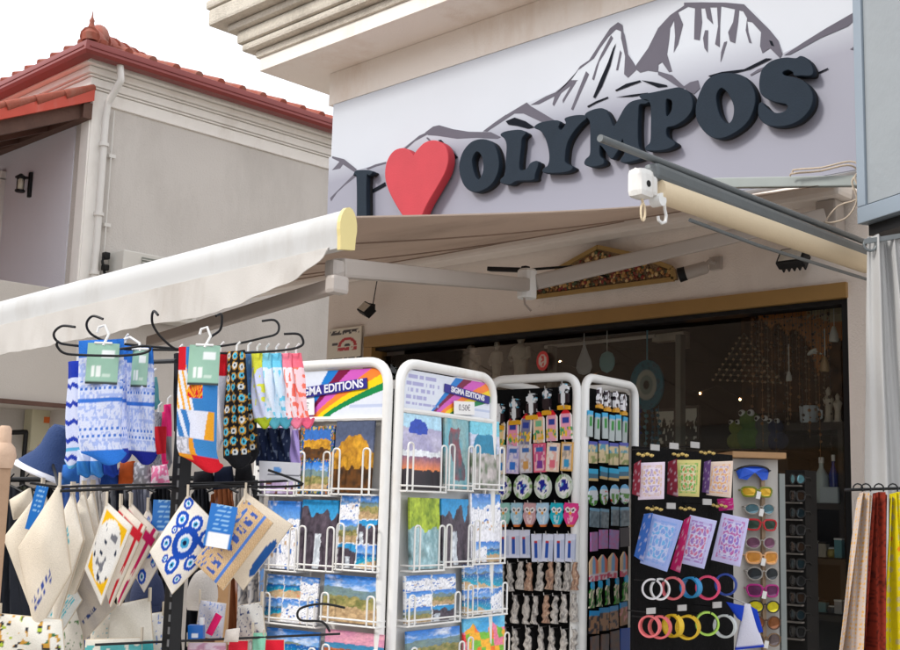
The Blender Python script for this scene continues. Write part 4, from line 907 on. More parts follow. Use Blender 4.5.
    def lilac(u, v):
        return mixc(H(120, 80, 120), H(205, 195, 225), n(u, v, 7)) if n(u, v, 12, 3) > .25 else H(100, 60, 50)
    base = dict(sea=sea, village=village, hills=hills, dusk=dusk, domesun=domesun, rocks=rocks, tulips=tulips, green=green, pink=pink, white=white, dome=dome, figure=figure, lilac=lilac)
    def multi(u, v, a=2, b=3):
        i, j = int(u*a*.999), int(v*b*.999); x, y = u*a-i, v*b-j
        if x < .05 or y < .05: return H(225, 225, 225)
        return base[('sea', 'village', 'hills', 'sea', 'village', 'rocks', 'sea', 'village')[(i*3+j*5+s) % 8]]((x+i*.37)*.8, y)
    if kind == 'multi': return lambda u, v: multi(u, v)
    if kind == 'wide': return lambda u, v: multi(u, v, 3, 2)
    if kind == 'framed':
        return lambda u, v: (H(200, 120, 40), H(50, 90, 60), H(30, 80, 160), H(190, 170, 90))[int(n(u, v, 34, 7)*3.99)] if (u < .10 or u > .90 or v > .95 or .46 < v < .51 or v < .05) else (dusk(u, (v-.52)*2.4) if v > .5 else hills(u, v*2.2)) if not (v > .5 and v > .8) else H(50, 105, 180)
    g0 = base[kind]
    return g0
# ================================================================== rack construction
def rack_corner(px, D, ang):
    c = atD(px, 504, D); a = YAW-R(ang); b = a+math.pi/2
    dA = Vector((math.sin(a), math.cos(a), 0)); dB = Vector((math.sin(b), math.cos(b), 0))
    return Vector((c.x, c.y, 0)), dA, dB
def rack_frame(t, C, dA, dB, w, zt, r, rad, m):
    faces = [Face(C, -dA), Face(C, dB), Face(C+dA*w, dB), Face(C+dB*w, -dA)]
    out = []
    for k, F in enumerate(faces):
        s = (-1, 1, 1, -1)[k]; g = .012; o = (0, 0, -.0, -.0)[k]
        if k >= 2: F = Face((F.P.x, F.P.y), (F.R.x, F.R.y))
        bm = B(); a, b = (s*g, s*(w-g)); off = .006 if k < 2 else -.012
        tube(bm, [F.M(*p, off).translation for p in [(a, .14), (a, zt)] + [(b, zt), (b, .14)]] if False else [F.M(p[0], p[2], off).translation for p in arc([(a, 0, .14), (a, 0, zt), (b, 0, zt), (b, 0, .14)], rad, 8)], r, 12)
        for z in (.16, .8): tube(bm, [F.M(a, z, off).translation, F.M(b, z, off).translation], r*.6, 8)
        obj('side_frame', bm, m, t, smooth=True); out.append(F)
    c = C+(dA+dB)*w/2; bm = B(); tube(bm, [(c.x, c.y, .03), (c.x, c.y, zt-.1)], .016, 12); obj('centre_pole', bm, m, t, smooth=True)
    bm = B(); 
    for k in range(4):
        a = k*math.pi/2+.4; tube(bm, [(c.x, c.y, .1), (c.x+math.cos(a)*.12, c.y+math.sin(a)*.12, .09), (c.x+math.cos(a)*.28, c.y+math.sin(a)*.28, .02)], .012, 8)
    obj('base_foot', bm, m, t, smooth=True)
    return faces
# ------------------------------------------------------------------ postcard rack
C1, dA, dB = rack_corner(390, 2.6, 54.5); W1 = .40
pr = thing('postcard_rack', 'white wire postcard spinner with rainbow striped headers reading SIGMA EDITIONS', 'postcard rack', C1+(dA+dB)*W1/2)
zt = Face(C1, dB).uz(420, 364)[1]-.004
FA, FB, _, _ = rack_frame(pr, C1, dA, dB, W1, zt, .0115, .06, M_white)
def header(F, x0, x1, y0, y1, kind):
    u0 = .022 if x0 > 390 else -W1+.024; u1 = W1-.024 if x0 > 390 else -.024; z0 = F.uz((x0+x1)/2, y1)[1]; z1 = zt-.014; w, h = u1-u0, z1-z0
    M = F.M((u0+u1)/2, (z0+z1)/2, .004)
    st = [H(20, 120, 200), H(120, 10, 60), H(205, 90, 185), H(245, 130, 50), H(240, 205, 20), H(10, 130, 70)]
    sh = .36 if kind == 'B' else .22
    wts = [0, .09, .19, .36, .53, .73, 1.0]
    def col(u, v):
        bg = H(216, 221, 232)
        if kind == 'B' and .04 < u < .45:
            ln = v*5.6; r_ = int(ln)
            if .1 < v < .95 and ln % 1 > .45 and u < (.40, .26, .34, .40, .36, .42)[min(5, r_)] and noise2(u*60, r_*3.1, 3) > .34: return H(165, 165, 205)
        if kind == 'A': xl, k0, k1 = .33+.2*v, .56, .5
        else: xl, k0, k1 = .31+.27*v, .60, .44
        xr = k0+(.97-k0)*(v/k1)**1.3 if v < k1 else .97+(v-k1)*1.15
        q = (u-xl)/(xr-xl)
        if 0 <= q < 1:
            for i in range(6):
                if q < wts[i+1]: return st[i]
        if .18 < v < .24 and u > .72: return H(185, 195, 220)
        return bg
    bm = B()
    sheet(lambda u, v: ((u-.5)*w, (v-.5)*h-(max(0, abs(u-.5)-.40)**2*3.2*w if v > .99 else 0), 0), 110, 60, col, .004, bm, M); hd = obj('header_panel', bm, PRINT, pr)
    cu = .10 if kind == 'A' else .20; lw = w*.60
    T = F.M((u0+u1)/2+(.02 if kind == 'A' else .075), z0+h*.60, .0085, R(-5 if kind == 'A' else 4))
    lw = .22 if kind == 'A' else .19
    bm = B(); box(bm, (0, 0, 0), (lw, .002, h*.23), T, bev=.0008); lb = obj('name_band', bm, mat('band_blue', (.02, .015, .22), .4), hd)
    text_mesh('lettering', 'SIGMA EDITIONS', mat('band_letter', (.75, .75, .82), .4), lb, T @ Matrix.Translation((0, -.0018, 0)), h*.25 if kind == 'A' else h*.215, .0004, bold=.0006)
    T = F.M(u0+(.11 if kind == 'A' else .235), z0+h*.20, .012, R(-3))
    bm = B(); box(bm, (0, 0, 0), (.088 if kind == 'A' else .085, .0015, h*.36), T); pc = obj('price_card', bm, mat('price_paper', (.80, .79, .77), .8, var=.03), hd)
    text_mesh('lettering', '0.50€', mat('pencil_grey', (.28, .26, .28), .8), pc, T @ Matrix.Translation((0, -.0012, 0)), h*.24, .0003)
    bm = B(); tube(bm, [F.M(u0-.01, z0-.006, .01).translation, F.M(u1+.01, z0-.006, .01).translation], .006, 8)
    for i in range(9): 
        u = u0+w*(i+.5)/9; box(bm, (u, -.012, z0-.006), (.022, .004, .010), F.M(0, 0, 0))
    obj('header_rail', bm, M_white, hd)
header(FA, 262, 385, 371, 417, 'A'); header(FB, 395, 488, 368, 413, 'B')
cardsA = [
 (262,426,298,494,'lilac','lilac village postcard in the top left pocket of the left rack face'),
 (300,426,333,494,'framed','mosaic bordered yellow and blue postcard, middle of the top row, left rack face'),
 (335,421,373,493,'dusk','golden lit rock at dusk postcard, top row beside the white double post'),
 (266,501,299,569,'village','blue sky over white village postcard, second row left, left rack face'),
 (301,500,337,569,'rocks','dark rocks under a blue sky postcard, second row middle, left rack face'),
 (339,496,377,569,'multi','many pictured blue and green postcard, second row beside the double post'),
 (266,576,318,623,'wide','landscape postcard of a red rock and blue coast, third row left'),
 (324,576,378,623,'hills','wide postcard of green hills and ruins, third row beside the double post'),
 (266,630,319,668,'sea','blue sea postcard at the bottom left of the left rack face'),
 (325,632,383,670,'pink','pink sunset over brown rock postcard at the bottom of the left rack face')]
cardsB = [
 (402,415,441,490,'domesun','blue dome and orange sunset postcard, top row of the right rack face'),
 (444,418,468,489,'figure','narrow postcard with a red and teal figure, top row centre'),
 (470,420,499,488,'dome','teal dome postcard, top row at the far edge of the right rack face'),
 (409,498,439,569,'green','bright green leaves over pale water postcard, second row'),
 (441,499,468,565,'rocks','mountain ridge and dark rock postcard, second row centre'),
 (470,494,500,562,'white','white bordered blue and white church postcard, second row far edge'),
 (404,575,455,622,'multi','crowded beach views postcard, third row beside the double post'),
 (463,564,502,614,'wide','brown door and flowers views postcard, third row far edge'),
 (406,629,459,668,'hills','grey alley view postcard, bottom row beside the double post'),
 (463,617,504,662,'tulips','painted red and pink tulips on blue postcard, bottom row far edge')]
def wires(F, cards, left):
    rows = {}
    for c in cards: rows.setdefault(round((c[3])/60), []).append(c)
    for r_ in rows.values():
        for c in r_:
            u0, _ = F.uz(c[0]-1, c[3], .02); u1, _ = F.uz(c[2]+1, c[3], .02); z0 = F.uz((c[0]+c[2])/2, c[3], .02)[1]-.004; hh = F.uz((c[0]+c[2])/2, c[1], .02)[1]-z0
            bm = B(); T = lambda u, z, o: F.M(u, z, o).translation; r = .0022
            tube(bm, [T(u0, z0, 0), T(u0, z0, .032), T(u1, z0, .032), T(u1, z0, 0)], r, 6)
            tube(bm, [T(u0, z0+.012, .0), T(u0, z0+.012, .032), T(u1, z0+.012, .032), T(u1, z0+.012, 0)], r, 6)
            for q in (u0+.004, u1-.024): 
                tube(bm, [T(p[0], p[2], .033) for p in arc([(q, 0, z0), (q, 0, z0+hh*.62), (q+.02, 0, z0+hh*.62), (q+.02, 0, z0)], .01, 5)], r, 6)
            for k in range(3): 
                u = u0+(u1-u0)*(k+.5)/3; tube(bm, [T(u, z0, 0), T(u, z0, .032)], r*.8, 5)
            obj('wire_pocket', bm, M_white, pr)
    bm = B()
    for u in ((-W1+.05, -.03) if left else (.03, W1-.03)): tube(bm, [F.M(u, .3, -.004).translation, F.M(u, zt-.1, -.004).translation], .004, 6)
    for z in (.35, .6, .85, 1.05): tube(bm, [F.M(-W1+.02 if left else .02, z, -.004).translation, F.M(-.02 if left else W1-.02, z, -.004).translation], .004, 6)
    bxp = F.M(-W1/2 if left else W1/2, 0, -.014); box(bm, (0, 0, (zt-.05+.2)/2), (W1-.05, .003, zt-.25), bxp)
    obj('back_wire', bm, M_white, pr)
wires(FA, cardsA, True); wires(FB, cardsB, False)
for F, cs in ((FA, cardsA), (FB, cardsB)):
    for i, (x0, y0, x1, y1, kd, lab) in enumerate(cs):
        M, w, h = F.rect(x0, y0, x1, y1, .014); wide = w > h
        bm = B(); f = pv(kd, i+(20 if F is FB else 0))
        fq = lambda u, v, f=f, i=i: (lambda c, q: tuple(min(1, a*(.72+.56*q)) for a in c))(f(min(.999, max(0, u+.035*(noise2(u*14, v*18, 31)-.5))), min(.999, max(0, v+.035*(noise2(u*16, v*15, 47)-.5)))), .5*noise2(u*22, v*28, i)+.5*noise2(u*45, v*50, i+3))
        sheet(flat(w, h), 76 if wide else 52, 50 if wide else 72, fq, .005, bm, M @ Matrix.Rotation(R(-3), 4, 'X'))
        tag(obj('postcard', bm, PRINT), lab, 'postcard', 'postcards in the white spinner')

# ------------------------------------------------------------------ keyring and magnet rack
C2, dA2, dB2 = rack_corner(580, 3.6, 53); W2_ = .345
kr = thing('souvenir_rack', 'white framed spinner with black boards full of keyrings and magnets', 'souvenir rack', C2+(dA2+dB2)*W2_/2)
zt2 = Face(C2, dB2).uz(600, 380)[1]
GA, GB, GC, GD = rack_frame(kr, C2, dA2, dB2, W2_, zt2, .0135, .05, M_whiteclean)
for F, s in ((GA, -1), (GB, 1)):
    bm = B(); box(bm, (s*W2_/2, .012, (zt2-.03+.2)/2), (W2_-.05, .008, zt2-.03-.2), F.M(0, 0, 0)); obj('back_board', bm, M_rubber, kr)
def souvenir(F, x, y0, y1, wpx, shape, colf, mtl, lab, cat, grp, th=.004, off=.022, nx=16, ny=26, peg=True, ang=0):
    M, w, h = F.rect(x-wpx/2, y0, x+wpx/2, y1, off)
    M = M @ Matrix.Rotation(ang+.05*math.sin(x*3.7+y0*1.3), 4, 'Y') @ Matrix.Rotation(.10*math.sin(x*2.1+y0), 4, 'Z')
    bm = B()
    def pos(u, v):
        a, b = shape(v); t = th*(1 if len(shape(v)) < 3 else 1); return (((a+b)/2+(u-.5)*(b-a)-.5)*w, (v-.5)*h, 0, t*(.35+.65*math.sin(math.pi*min(1, max(0, u)))) if mtl is RESIN else t)
    sheet(pos, nx, ny, colf, th, bm, M)
    o = tag(obj(cat.replace(' ', '_'), bm, mtl), lab, cat, grp)
    if peg:
        top = (M @ Vector((0, 0, h/2))); p = F.M(F.uz(x, y0, off)[0], top.z, 0).translation; b2 = B()
        tube(b2, [p-F.N*.01, p+F.N*(off+.012), p+F.N*(off+.014)+Vector((0, 0, .008))], .0016, 6); obj('peg', b2, mat('chrome_peg', (.5, .5, .5), .3, .8), kr)
    return o
def sh_rect(v): return (0, 1)
def sh_house(v): return (0+max(0, v-.78)*2.0, 1-max(0, v-.78)*2.0)
def sh_oval(v): a = .5*math.sqrt(max(.0004, 1-(2*v-1)**2)); return (.5-a, .5+a)
def sh_owl(v):
    a = .5*min(1, (.35+1.6*v) if v < .4 else 1)*(1-.15*math.exp(-((v-.62)/.08)**2))
    if v > .9: a *= .9
    return (.5-a, .5+a)
def sh_fig(s):
    r_ = random.Random(s); k = [r_.uniform(.5, .9) for _ in range(9)]; k[0] = .9; k[8] = .35; k[7] = .5; k[6] = .42
    d = [r_.uniform(-.1, .1) for _ in range(9)]
    def f(v):
        x = v*8; i = min(7, int(x)); t = x-i; t = t*t*(3-2*t); a = (k[i]*(1-t)+k[i+1]*t)/2; c = .5+d[i]*(1-t)+d[i+1]*t
        return (c-a, c+a)
    return f
def sh_bird(v):
    if v < .16: return (.05, .95)
    if v < .25: return (.3, .7)
    if v < .62: return (.12, .88)
    if v < .70: return (.25, .75)
    return (.14, .86) if v < .92 else (.3, .7)
def speck(cs, f, s): return lambda u, v: cs[int(min(.999, noise2(u*f, v*f*1.6, s))*len(cs))]
GK = 'keyrings and magnets on the white souvenir rack'
# left face rows
for i, x in enumerate((499, 515, 532, 547, 564)):
    y = 417-(x-499)*.31
    def cf(u, v, i=i):
        if v < .16: return H(225, 165, 40)
        if v > .64: return H(225, 228, 232) if abs(u-.5) < .2 or noise2(u*6, v*8, i) > .5 else (H(40, 45, 55) if noise2(u*5, v*9, i+5) > .4 else H(110, 180, 205))
        return H(225, 228, 232) if abs(u-.5) < .24 and i != 3 else H(45, 35, 40)
    souvenir(GA, x, y-13, y+13, 13 if i != 3 else 10, sh_bird, cf, ENAMEL, 'black and white bird keyring with yellow feet, %s from the left, top row' % ORD[i] if i != 3 else 'smallest brown headed bird keyring with yellow feet, fourth in the top row', 'keyring', GK, .012)
for i, (x, c) in enumerate(((499, (235, 205, 150)), (513, (235, 150, 180)), (526, (130, 130, 160)), (539, (240, 200, 160)), (552, (240, 170, 190)), (566, (235, 160, 185)))):
    cn = ('cream', 'pink', 'grey violet', 'peach', 'rose', 'deep pink')[i]; y = 433-(x-499)*.13
    def cf(u, v, c=c, i=i):
        if v > .84: return H(215, 30, 50)
        if .52 < v < .72 and abs(u-.5) < .26: return H(50, 70, 160) if i not in (0, 3) else H(120, 190, 150)
        if .1 < v < .4 and noise2(u*6, v*9, i) > .45: return H(240, 190, 70) if noise2(u*9, v*9, i+3) > .4 else H(70, 160, 110)
        return H(*c) if u > .08 and u < .92 else H(240, 235, 230)
    souvenir(GA, x, y-16, y+15, 11.5, sh_house, cf, ENAMEL, '%s house shaped magnet with a red roof, %s in the second row' % (cn, ORD[i]), 'magnet', GK)
for i, (x, a, b, cn) in enumerate(((500, (240, 225, 190), (40, 130, 200), 'cream and blue'), (513, (205, 190, 225), (50, 120, 210), 'lilac and blue'), (526, (200, 195, 205), (215, 160, 90), 'grey and tan'), (540, (235, 100, 130), (120, 60, 150), 'hot pink and violet'), (553, (240, 215, 190), (225, 110, 130), 'cream and rose'), (567, (225, 175, 95), (60, 160, 210), 'golden and sky blue'))):
    def cf(u, v, a=a, b=b, i=i):
        if u < .1 or u > .9 or v < .05 or v > .95: return H(*a)
        if .12 < v < .42 and .25 < u < .75: return H(*b)
        if .72 < v < .86 and .2 < u < .8: return H(60, 110, 180)
        return mixc(H(*a), H(235, 235, 240), .5) if noise2(u*7, v*9, i) > .4 else mixc(H(*a), H(*b), .4)
    y = 460-(x-499)*.05; souvenir(GA, x, y-14.5, y+14.5, 12.2, sh_rect, cf, PRINT, '%s rectangular magnet, %s in the third row' % (cn, ORD[i]), 'magnet', GK)
for i, x in enumerate((503, 523, 543, 564)):
    def cf(u, v, i=i):
        d = math.hypot((u-.5)*2, (v-.5)*2)
        if d > .74: return H(205, 215, 205) if noise2(math.atan2(v-.5, u-.5)*5, 1, i) > .4 else H(130, 165, 110)
        if d > .60: return H(238, 238, 235)
        return H(30, 40, 150) if noise2(u*9, v*9, i+7) > .48 or d < .12 else (H(110, 180, 225) if d < .3 else H(235, 238, 240))
    souvenir(GA, x, 487.5-(x-503)*.02-12.5, 487.5-(x-503)*.02+12.5, 17.5, sh_oval, cf, ENAMEL, 'round blue and white eye magnet, %s from the left in the round magnet row' % ORD[i], 'magnet', GK, nx=18, ny=20)
for i, (x, c, cn) in enumerate(((504, (150, 205, 195), 'mint'), (517, (165, 210, 230), 'pale blue'), (530, (200, 160, 165), 'dusty pink'), (543, (175, 210, 235), 'ice blue'), (557, (30, 175, 195), 'turquoise'), (571, (225, 60, 140), 'magenta'))):
    def cf(u, v, c=c, i=i):
        for s in (.3, .7):
            d = math.hypot(u-s, (v-.7)*1.7)
            if d < .08: return H(30, 30, 40)
            if d < .19: return H(240, 235, 235)
        if v < .1: return H(215, 120, 60)
        if abs(u-.5) < .07 and .5 < v < .62: return H(240, 170, 60)
        return mixc(H(*c), H(255, 255, 255), .45 if (abs(u-.5) < .25 and .15 < v < .5 and noise2(u*8, v*12, i) > .4) else 0)
    souvenir(GA, x, 503, 527, 12.5 if i < 5 else 14.5, sh_owl, cf, ENAMEL, '%s owl keyring, %s in the owl row' % (cn, ORD[i]), 'keyring', GK, .008)
for i, x in enumerate((504.5, 514.5, 525, 537, 548, 559.5, 570.5)):
    y = 544 if i < 3 else 548
    def cf(u, v, i=i):
        if .28 < u < .60 and .12 < v < .66: return H(30, 80, 170)
        if .28 < u < .60 and .66 < v < .76: return H(190, 40, 50)
        if u > .68 and .1 < v < .8: return H(190, 200, 225)
        return H(215, 220, 240)
    souvenir(GA, x, y-14, y+14, 10, sh_rect, cf, PRINT, 'white carded blue bottle opener, %s from the left in its row' % ORD[i], 'bottle opener', GK, .006)
for row, y, xs in (('upper', 576, (501, 510, 520, 529, 540, 550, 558, 567, 575)), ('middle', 609, (502, 515, 526, 535, 546, 555, 564, 574)), ('lower', 642, (503, 515, 528, 541, 552, 563, 574))):
    for i, x in enumerate(xs):
        s = int(x*7+y); dark = random.Random(s).random()
        cA, cB, cC = (H(185, 178, 170), H(80, 78, 80), H(222, 218, 210)) if dark > .25 else (H(175, 135, 110), H(95, 70, 60), H(215, 190, 165))
        cf = lambda u, v, s=s, cA=cA, cB=cB, cC=cC: mixc(mixc(cB, cA, noise2(u*6, v*11, s)*1.5), cC, max(0, noise2(u*9, v*19, s+3)-.5)*1.6)
        dy = random.Random(s+1).uniform(-1, 2)
        souvenir(GA, x, y-14.5+dy, y+13.5+dy, 8.8, sh_fig(s), cf, RESIN, ('silver grey' if dark > .25 else 'warm brown')+' statue keyring, %s from the left in the %s statue row' % (ORD[i], row), 'statue keyring', 'small statue keyrings on the souvenir rack', .016, ang=random.Random(s+2).uniform(-.09, .09))
# right face rows
def rowB(xs, ya, yb, slope, wpx, cf, shape, lab, cat, mt=None, th=.004):
    for i, x in enumerate(xs):
        d = (x-608)*slope; souvenir(GB, x+.5*math.sin(i*5+ya), ya+d+1.0+.8*math.sin(i*3+ya), yb+d-1.0+.8*math.sin(i*3+ya), wpx-1.3, shape, (lambda u, v, i=i: cf(u, v, i)), mt or PRINT, lab % ORD[i], cat, GK, th, nx=8, ny=16, peg=False)
rowB((600, 608, 616, 623), 389, 412, .25, 8, lambda u, v, i: H(220, 160, 50) if v < .2 else (H(235, 235, 240) if noise2(u*5, v*6, i+2) > .45 else H(60, 50, 60)), sh_bird, 'black and white bird keyring, %s in the top row, narrow face', 'keyring', ENAMEL, .01)
rowB((590.5, 597.5, 604.5, 611.5, 618.5, 625.5), 413, 441, .14, 6, lambda u, v, i: H(60, 170, 220) if v > .82 else (H(30, 140, 50) if .38 < v < .8 and .25 < u < .85 else H(180, 190, 190)), sh_rect, 'slim blue and green printed strip, %s in the second row, narrow face', 'bookmark')
rowB((592.5, 603.5, 614, 624), 441, 465, .08, 9.5, lambda u, v, i: H(70, 80, 170) if v > .86 else (H(210, 190, 150) if noise2(u*5, v*7, i+4) > .45 else (H(80, 150, 170) if v > .5 else H(140, 150, 90))), sh_rect, 'beige and blue picture magnet, %s in the third row, narrow face', 'magnet')
rowB((593, 603.5, 614, 624), 467, 481, -.02, 9.5, lambda u, v, i: H(40, 170, 215) if v > .6 else (H(210, 180, 120) if v < .2 else H(50, 110, 140)), sh_rect, 'low turquoise picture magnet, %s in the fourth row, narrow face', 'magnet')
rowB((593, 604.5, 615, 624.5), 484, 506, -.06, 9.5, lambda u, v, i: H(120, 190, 235) if v > .75 else (H(225, 60, 50) if noise2(u*6, v*6, i) > .8 else (H(80, 150, 60) if v < .55 and noise2(u*4, v*5, i+9) > .4 else H(225, 232, 238))), sh_oval, 'white and green rounded magnet, %s in the fifth row, narrow face', 'magnet', ENAMEL)
rowB((595, 604.5, 614.5, 624.5), 507, 528, -.08, 9.5, lambda u, v, i: H(120, 170, 200) if v > .85 else mixc(H(70, 90, 105), H(140, 160, 170), noise2(u*5, v*8, i)), sh_rect, 'slate grey picture magnet, %s in the sixth row, narrow face', 'magnet')
rowB((593.5, 603.5, 614.5, 624.5), 529, 550, -.1, 9.5, lambda u, v, i: (H(45, 45, 60) if i == 3 else mixc(H(200, 100, 165), H(150, 140, 200), noise2(u*5, v*8, i))), sh_rect, 'pink and violet picture magnet, %s in the seventh row, narrow face', 'magnet')
rowB((593.5, 603, 613, 623.5), 553, 580, -.16, 9, lambda u, v, i: (H(215, 80, 110) if v < .25 and noise2(u*6, v*9, i) > .4 else ((H(235, 200, 160), H(120, 170, 215), H(225, 110, 80))[int(u*2.99)] if v > .25 else H(225, 215, 225))), sh_house, 'striped peach and blue arched magnet, %s in the eighth row, narrow face', 'magnet')
rowB((592, 600, 608, 616.5, 625), 578, 606, -.2, 8, lambda u, v, i: H(30, 170, 225) if v > .74 else (H(60, 140, 50) if noise2(u*4, v*7, i) > .5 else (H(30, 80, 40) if noise2(u*6, v*6, i+3) > .6 else H(225, 215, 190))), sh_fig(4), 'green flower magnet with blue sky, %s in the ninth row, narrow face', 'magnet')
rowB((594, 603.5, 613.5, 624), 606, 631, -.26, 9.5, lambda u, v, i: H(40, 150, 215) if v > .76 else (H(165, 125, 95) if noise2(u*4, v*6, i) > .4 else (H(60, 60, 70) if i != 3 else H(220, 150, 150))), sh_rect, 'brown ruin picture magnet with a blue top, %s in the tenth row, narrow face', 'magnet')
rowB((595, 604.5, 614.5, 625), 632, 658, -.28, 9.5, lambda u, v, i: (H(25, 90, 190) if i == 3 else mixc(H(120, 85, 65), H(70, 80, 95), noise2(u*3, v*5, i))), sh_rect, 'dark brown oblong magnet, %s in the lowest row, narrow face', 'magnet')
# ------------------------------------------------------------------ purse and bracelet stand
def onX(px, py, X=-2.0): return atX(px, py, X)
def faceP(P, turn=0):
    a = YAW+R(turn); return Face(P, (math.cos(a), -math.sin(a)))
FC = Face((-2.0, 2.8, 0), (0, 1)); ua = FC.uz(636, 550)[0]; ub = FC.uz(735, 550)[0]; ztc = FC.uz(690, 451)[1]
ps = thing('purse_stand', 'black display stand carrying small purses and coloured bracelets, with white price tags', 'display stand', FC.M((ua+ub)/2, 0, -.05).translation)
bm = B(); box(bm, ((ua+ub)/2, .012, (ztc+.25)/2), (ub-ua, .014, ztc-.25), FC.M(0, 0, 0), bev=.003); box(bm, ((ua+ub)/2, .1, .15), (.05, .05, .3), FC.M(0, 0, 0)); box(bm, ((ua+ub)/2, .06, .02), (ub-ua, .35, .04), FC.M(0, 0, 0), bev=.006); obj('back_board', bm, M_rubber, ps)
for x, y in ((655, 447.5), (674, 446), (695, 445), (671, 506), (707, 502), (651, 611), (682, 608), (717, 605)):
    M, w, h = FC.rect(x-5, y-3, x+5, y+3, .075); bm = B(); box(bm, (0, 0, 0), (w*.85, .003, h), M); pt = obj('price_tag', bm, mat('dull_tag', (.42, .41, .40), .7), ps)
    bm = B(); tube(bm, [M @ Vector((0, .08, -h*.3)), M @ Vector((0, .002, -h*.3))], .0018, 6); obj('peg', bm, M_black, pt)
M_gold = mat('gold_zip', (.55, .40, .13), .35, .6, var=.3, vs=80)
def quadpos(F, c, off=0, bulge=.0, dent=0.):
    P4 = []
    for x, y in c: u, z = F.uz(x, y, off); P4.append((u, z))
    def pos(u, v):
        tl, tr, br, bl_ = P4; x = (tl[0]*(1-u)+tr[0]*u)*v+(bl_[0]*(1-u)+br[0]*u)*(1-v); z = (tl[1]*(1-u)+tr[1]*u)*v+(bl_[1]*(1-u)+br[1]*u)*(1-v)
        return (x, z, -bulge*math.sin(math.pi*u)**.6*math.sin(math.pi*v)**.6*(1+dent*math.sin(u*7+v*5)) if 0 < u < 1 and 0 < v < 1 else 0)
    return pos
def soft(name, F, c, col, off=0, th=.004, bulge=.008, nx=26, ny=26, m=CLOTH, parent=None, dent=0.):
    bm = B(); sheet(quadpos(F, c, off, bulge, dent), nx, ny, col, th, bm, F.M(0, 0, off)); return obj(name, bm, m, parent, smooth=True)
def purse_col(k, a, b, c):
    def f(u, v):
        if u < .05 or u > .95 or v < .035 or v > .965: return H(*a)
        bd = min(u, 1-u, (v)*1.3, (1-v)*1.3)
        if .10 < bd < .17: return mixc(H(*b), H(*a), .3+.5*(noise2(u*14, v*20, k) > .5))
        x, y = abs(u-.5)*2, abs(v-.5)*2
        s = math.sin(x*17+k)+math.sin(y*21+k*2)+math.sin((x+y)*15+k)+.8*(noise2(u*22, v*30, k)-.5)
        if bd > .19: return mixc(H(*a), H(*c), .75) if s > .8 else (mixc(H(*a), H(*b), .8) if s < -.7 else mixc(H(*a), H(235, 230, 235), .3))
        return H(*a)
    return f
def purse(c, col, lab, D=None, turn=8, grp='small embroidered purses', clasp=None, m=CLOTH, bulge=.007):
    cx = sum(p[0] for p in c)/4; cy = sum(p[1] for p in c)/4; F = faceP(onX(cx, cy, -1.93), turn)
    t = thing('purse', lab, 'purse', F.M(*F.uz(cx, cy)).translation, grp); soft('body', F, c, col, 0, .008, bulge, 40, 52, m, t)
    x, y = clasp or ((c[0][0]+c[1][0])/2-4, c[0][1]-4)
    bm = B(); M = F.M(*F.uz(x, y), .006)
    for q in (-.018, -.006, .006, .018): bmesh.ops.create_icosphere(bm, subdivisions=1, radius=.0065, matrix=M @ Matrix.Translation((q, 0, .002*math.sin(q*300))) @ Matrix.Diagonal((1.2, .6, .8, 1)))
    tube(bm, [M @ Vector((0, .0, 0)), M @ Vector((.0, .09, .008))], .0022, 6); obj('clasp', bm, M_gold, t)
    return t
gold, lil = (200, 165, 115), (200, 190, 215)
purse([(639, 463), (665, 462), (664, 499), (638, 500)], purse_col(1, (215, 200, 215), gold, (160, 140, 185)), 'lilac purse with a gold woven border, upper row left on the black stand', clasp=(645, 455))
purse([(675, 460), (701, 460), (699, 497), (677, 496)], purse_col(2, (205, 195, 125), (60, 160, 70), (190, 110, 70)), 'green and gold patterned purse, upper row centre on the black stand', clasp=(680, 455))
purse([(710, 462), (733, 461), (731, 498), (706, 495)], purse_col(3, (225, 205, 190), (225, 160, 90), (170, 140, 190)), 'cream purse with an orange gold border, upper row beside the sunglasses', clasp=(707, 453))
purse([(650, 513), (683, 521), (667, 572), (640, 563)], purse_col(4, (150, 165, 215), (110, 150, 210), (90, 165, 215)), 'blue lilac purse hanging askew, lower row left on the black stand', clasp=(654, 509))
purse([(690, 515), (717, 521), (704, 569), (676, 562)], purse_col(5, (190, 190, 228), (150, 90, 170), (200, 70, 110)), 'pale lilac purse with red and violet flowers, lower row centre', clasp=(687, 509))
purse([(722, 513), (749, 519), (740, 567), (711, 560)], purse_col(6, (198, 195, 232), (185, 60, 150), (130, 80, 190)), 'lilac purse with magenta flowers, lower row overlapping the sunglasses stand', clasp=(719, 506))
for c, col, lab in (([(634, 464), (641, 460), (640, 497), (632, 494)], (120, 35, 50), 'dark red purse edge behind the lilac gold bordered purse'), ([(668, 462), (677, 459), (678, 497), (667, 494)], (110, 30, 45), 'dark red purse edge behind the green and gold purse'), ([(704, 462), (711, 460), (709, 494), (702, 492)], (90, 60, 110), 'plum purse edge behind the cream upper purse'), ([(644, 514), (653, 513), (643, 562), (634, 556)], (50, 90, 160), 'deep blue purse edge behind the blue lilac purse'), ([(684, 520), (691, 516), (680, 573), (670, 569)], (170, 30, 90), 'crimson purse edge between the two flowered lower purses'), ([(717, 499), (733, 498), (734, 510), (719, 511)], (190, 40, 120), 'magenta purse peeping out between the two purse rows')):
    cx = sum(p[0] for p in c)/4; cy = sum(p[1] for p in c)/4; F = faceP(onX(cx, cy, -1.955), 8)
    o = soft('purse', F, c, (lambda u, v, col=col: mixc(H(*col), H(200, 190, 200), .5*(noise2(u*5, v*16, 3) > .75))), 0, .006, .003, 8, 16); tag(o, lab, 'purse', 'small embroidered purses')
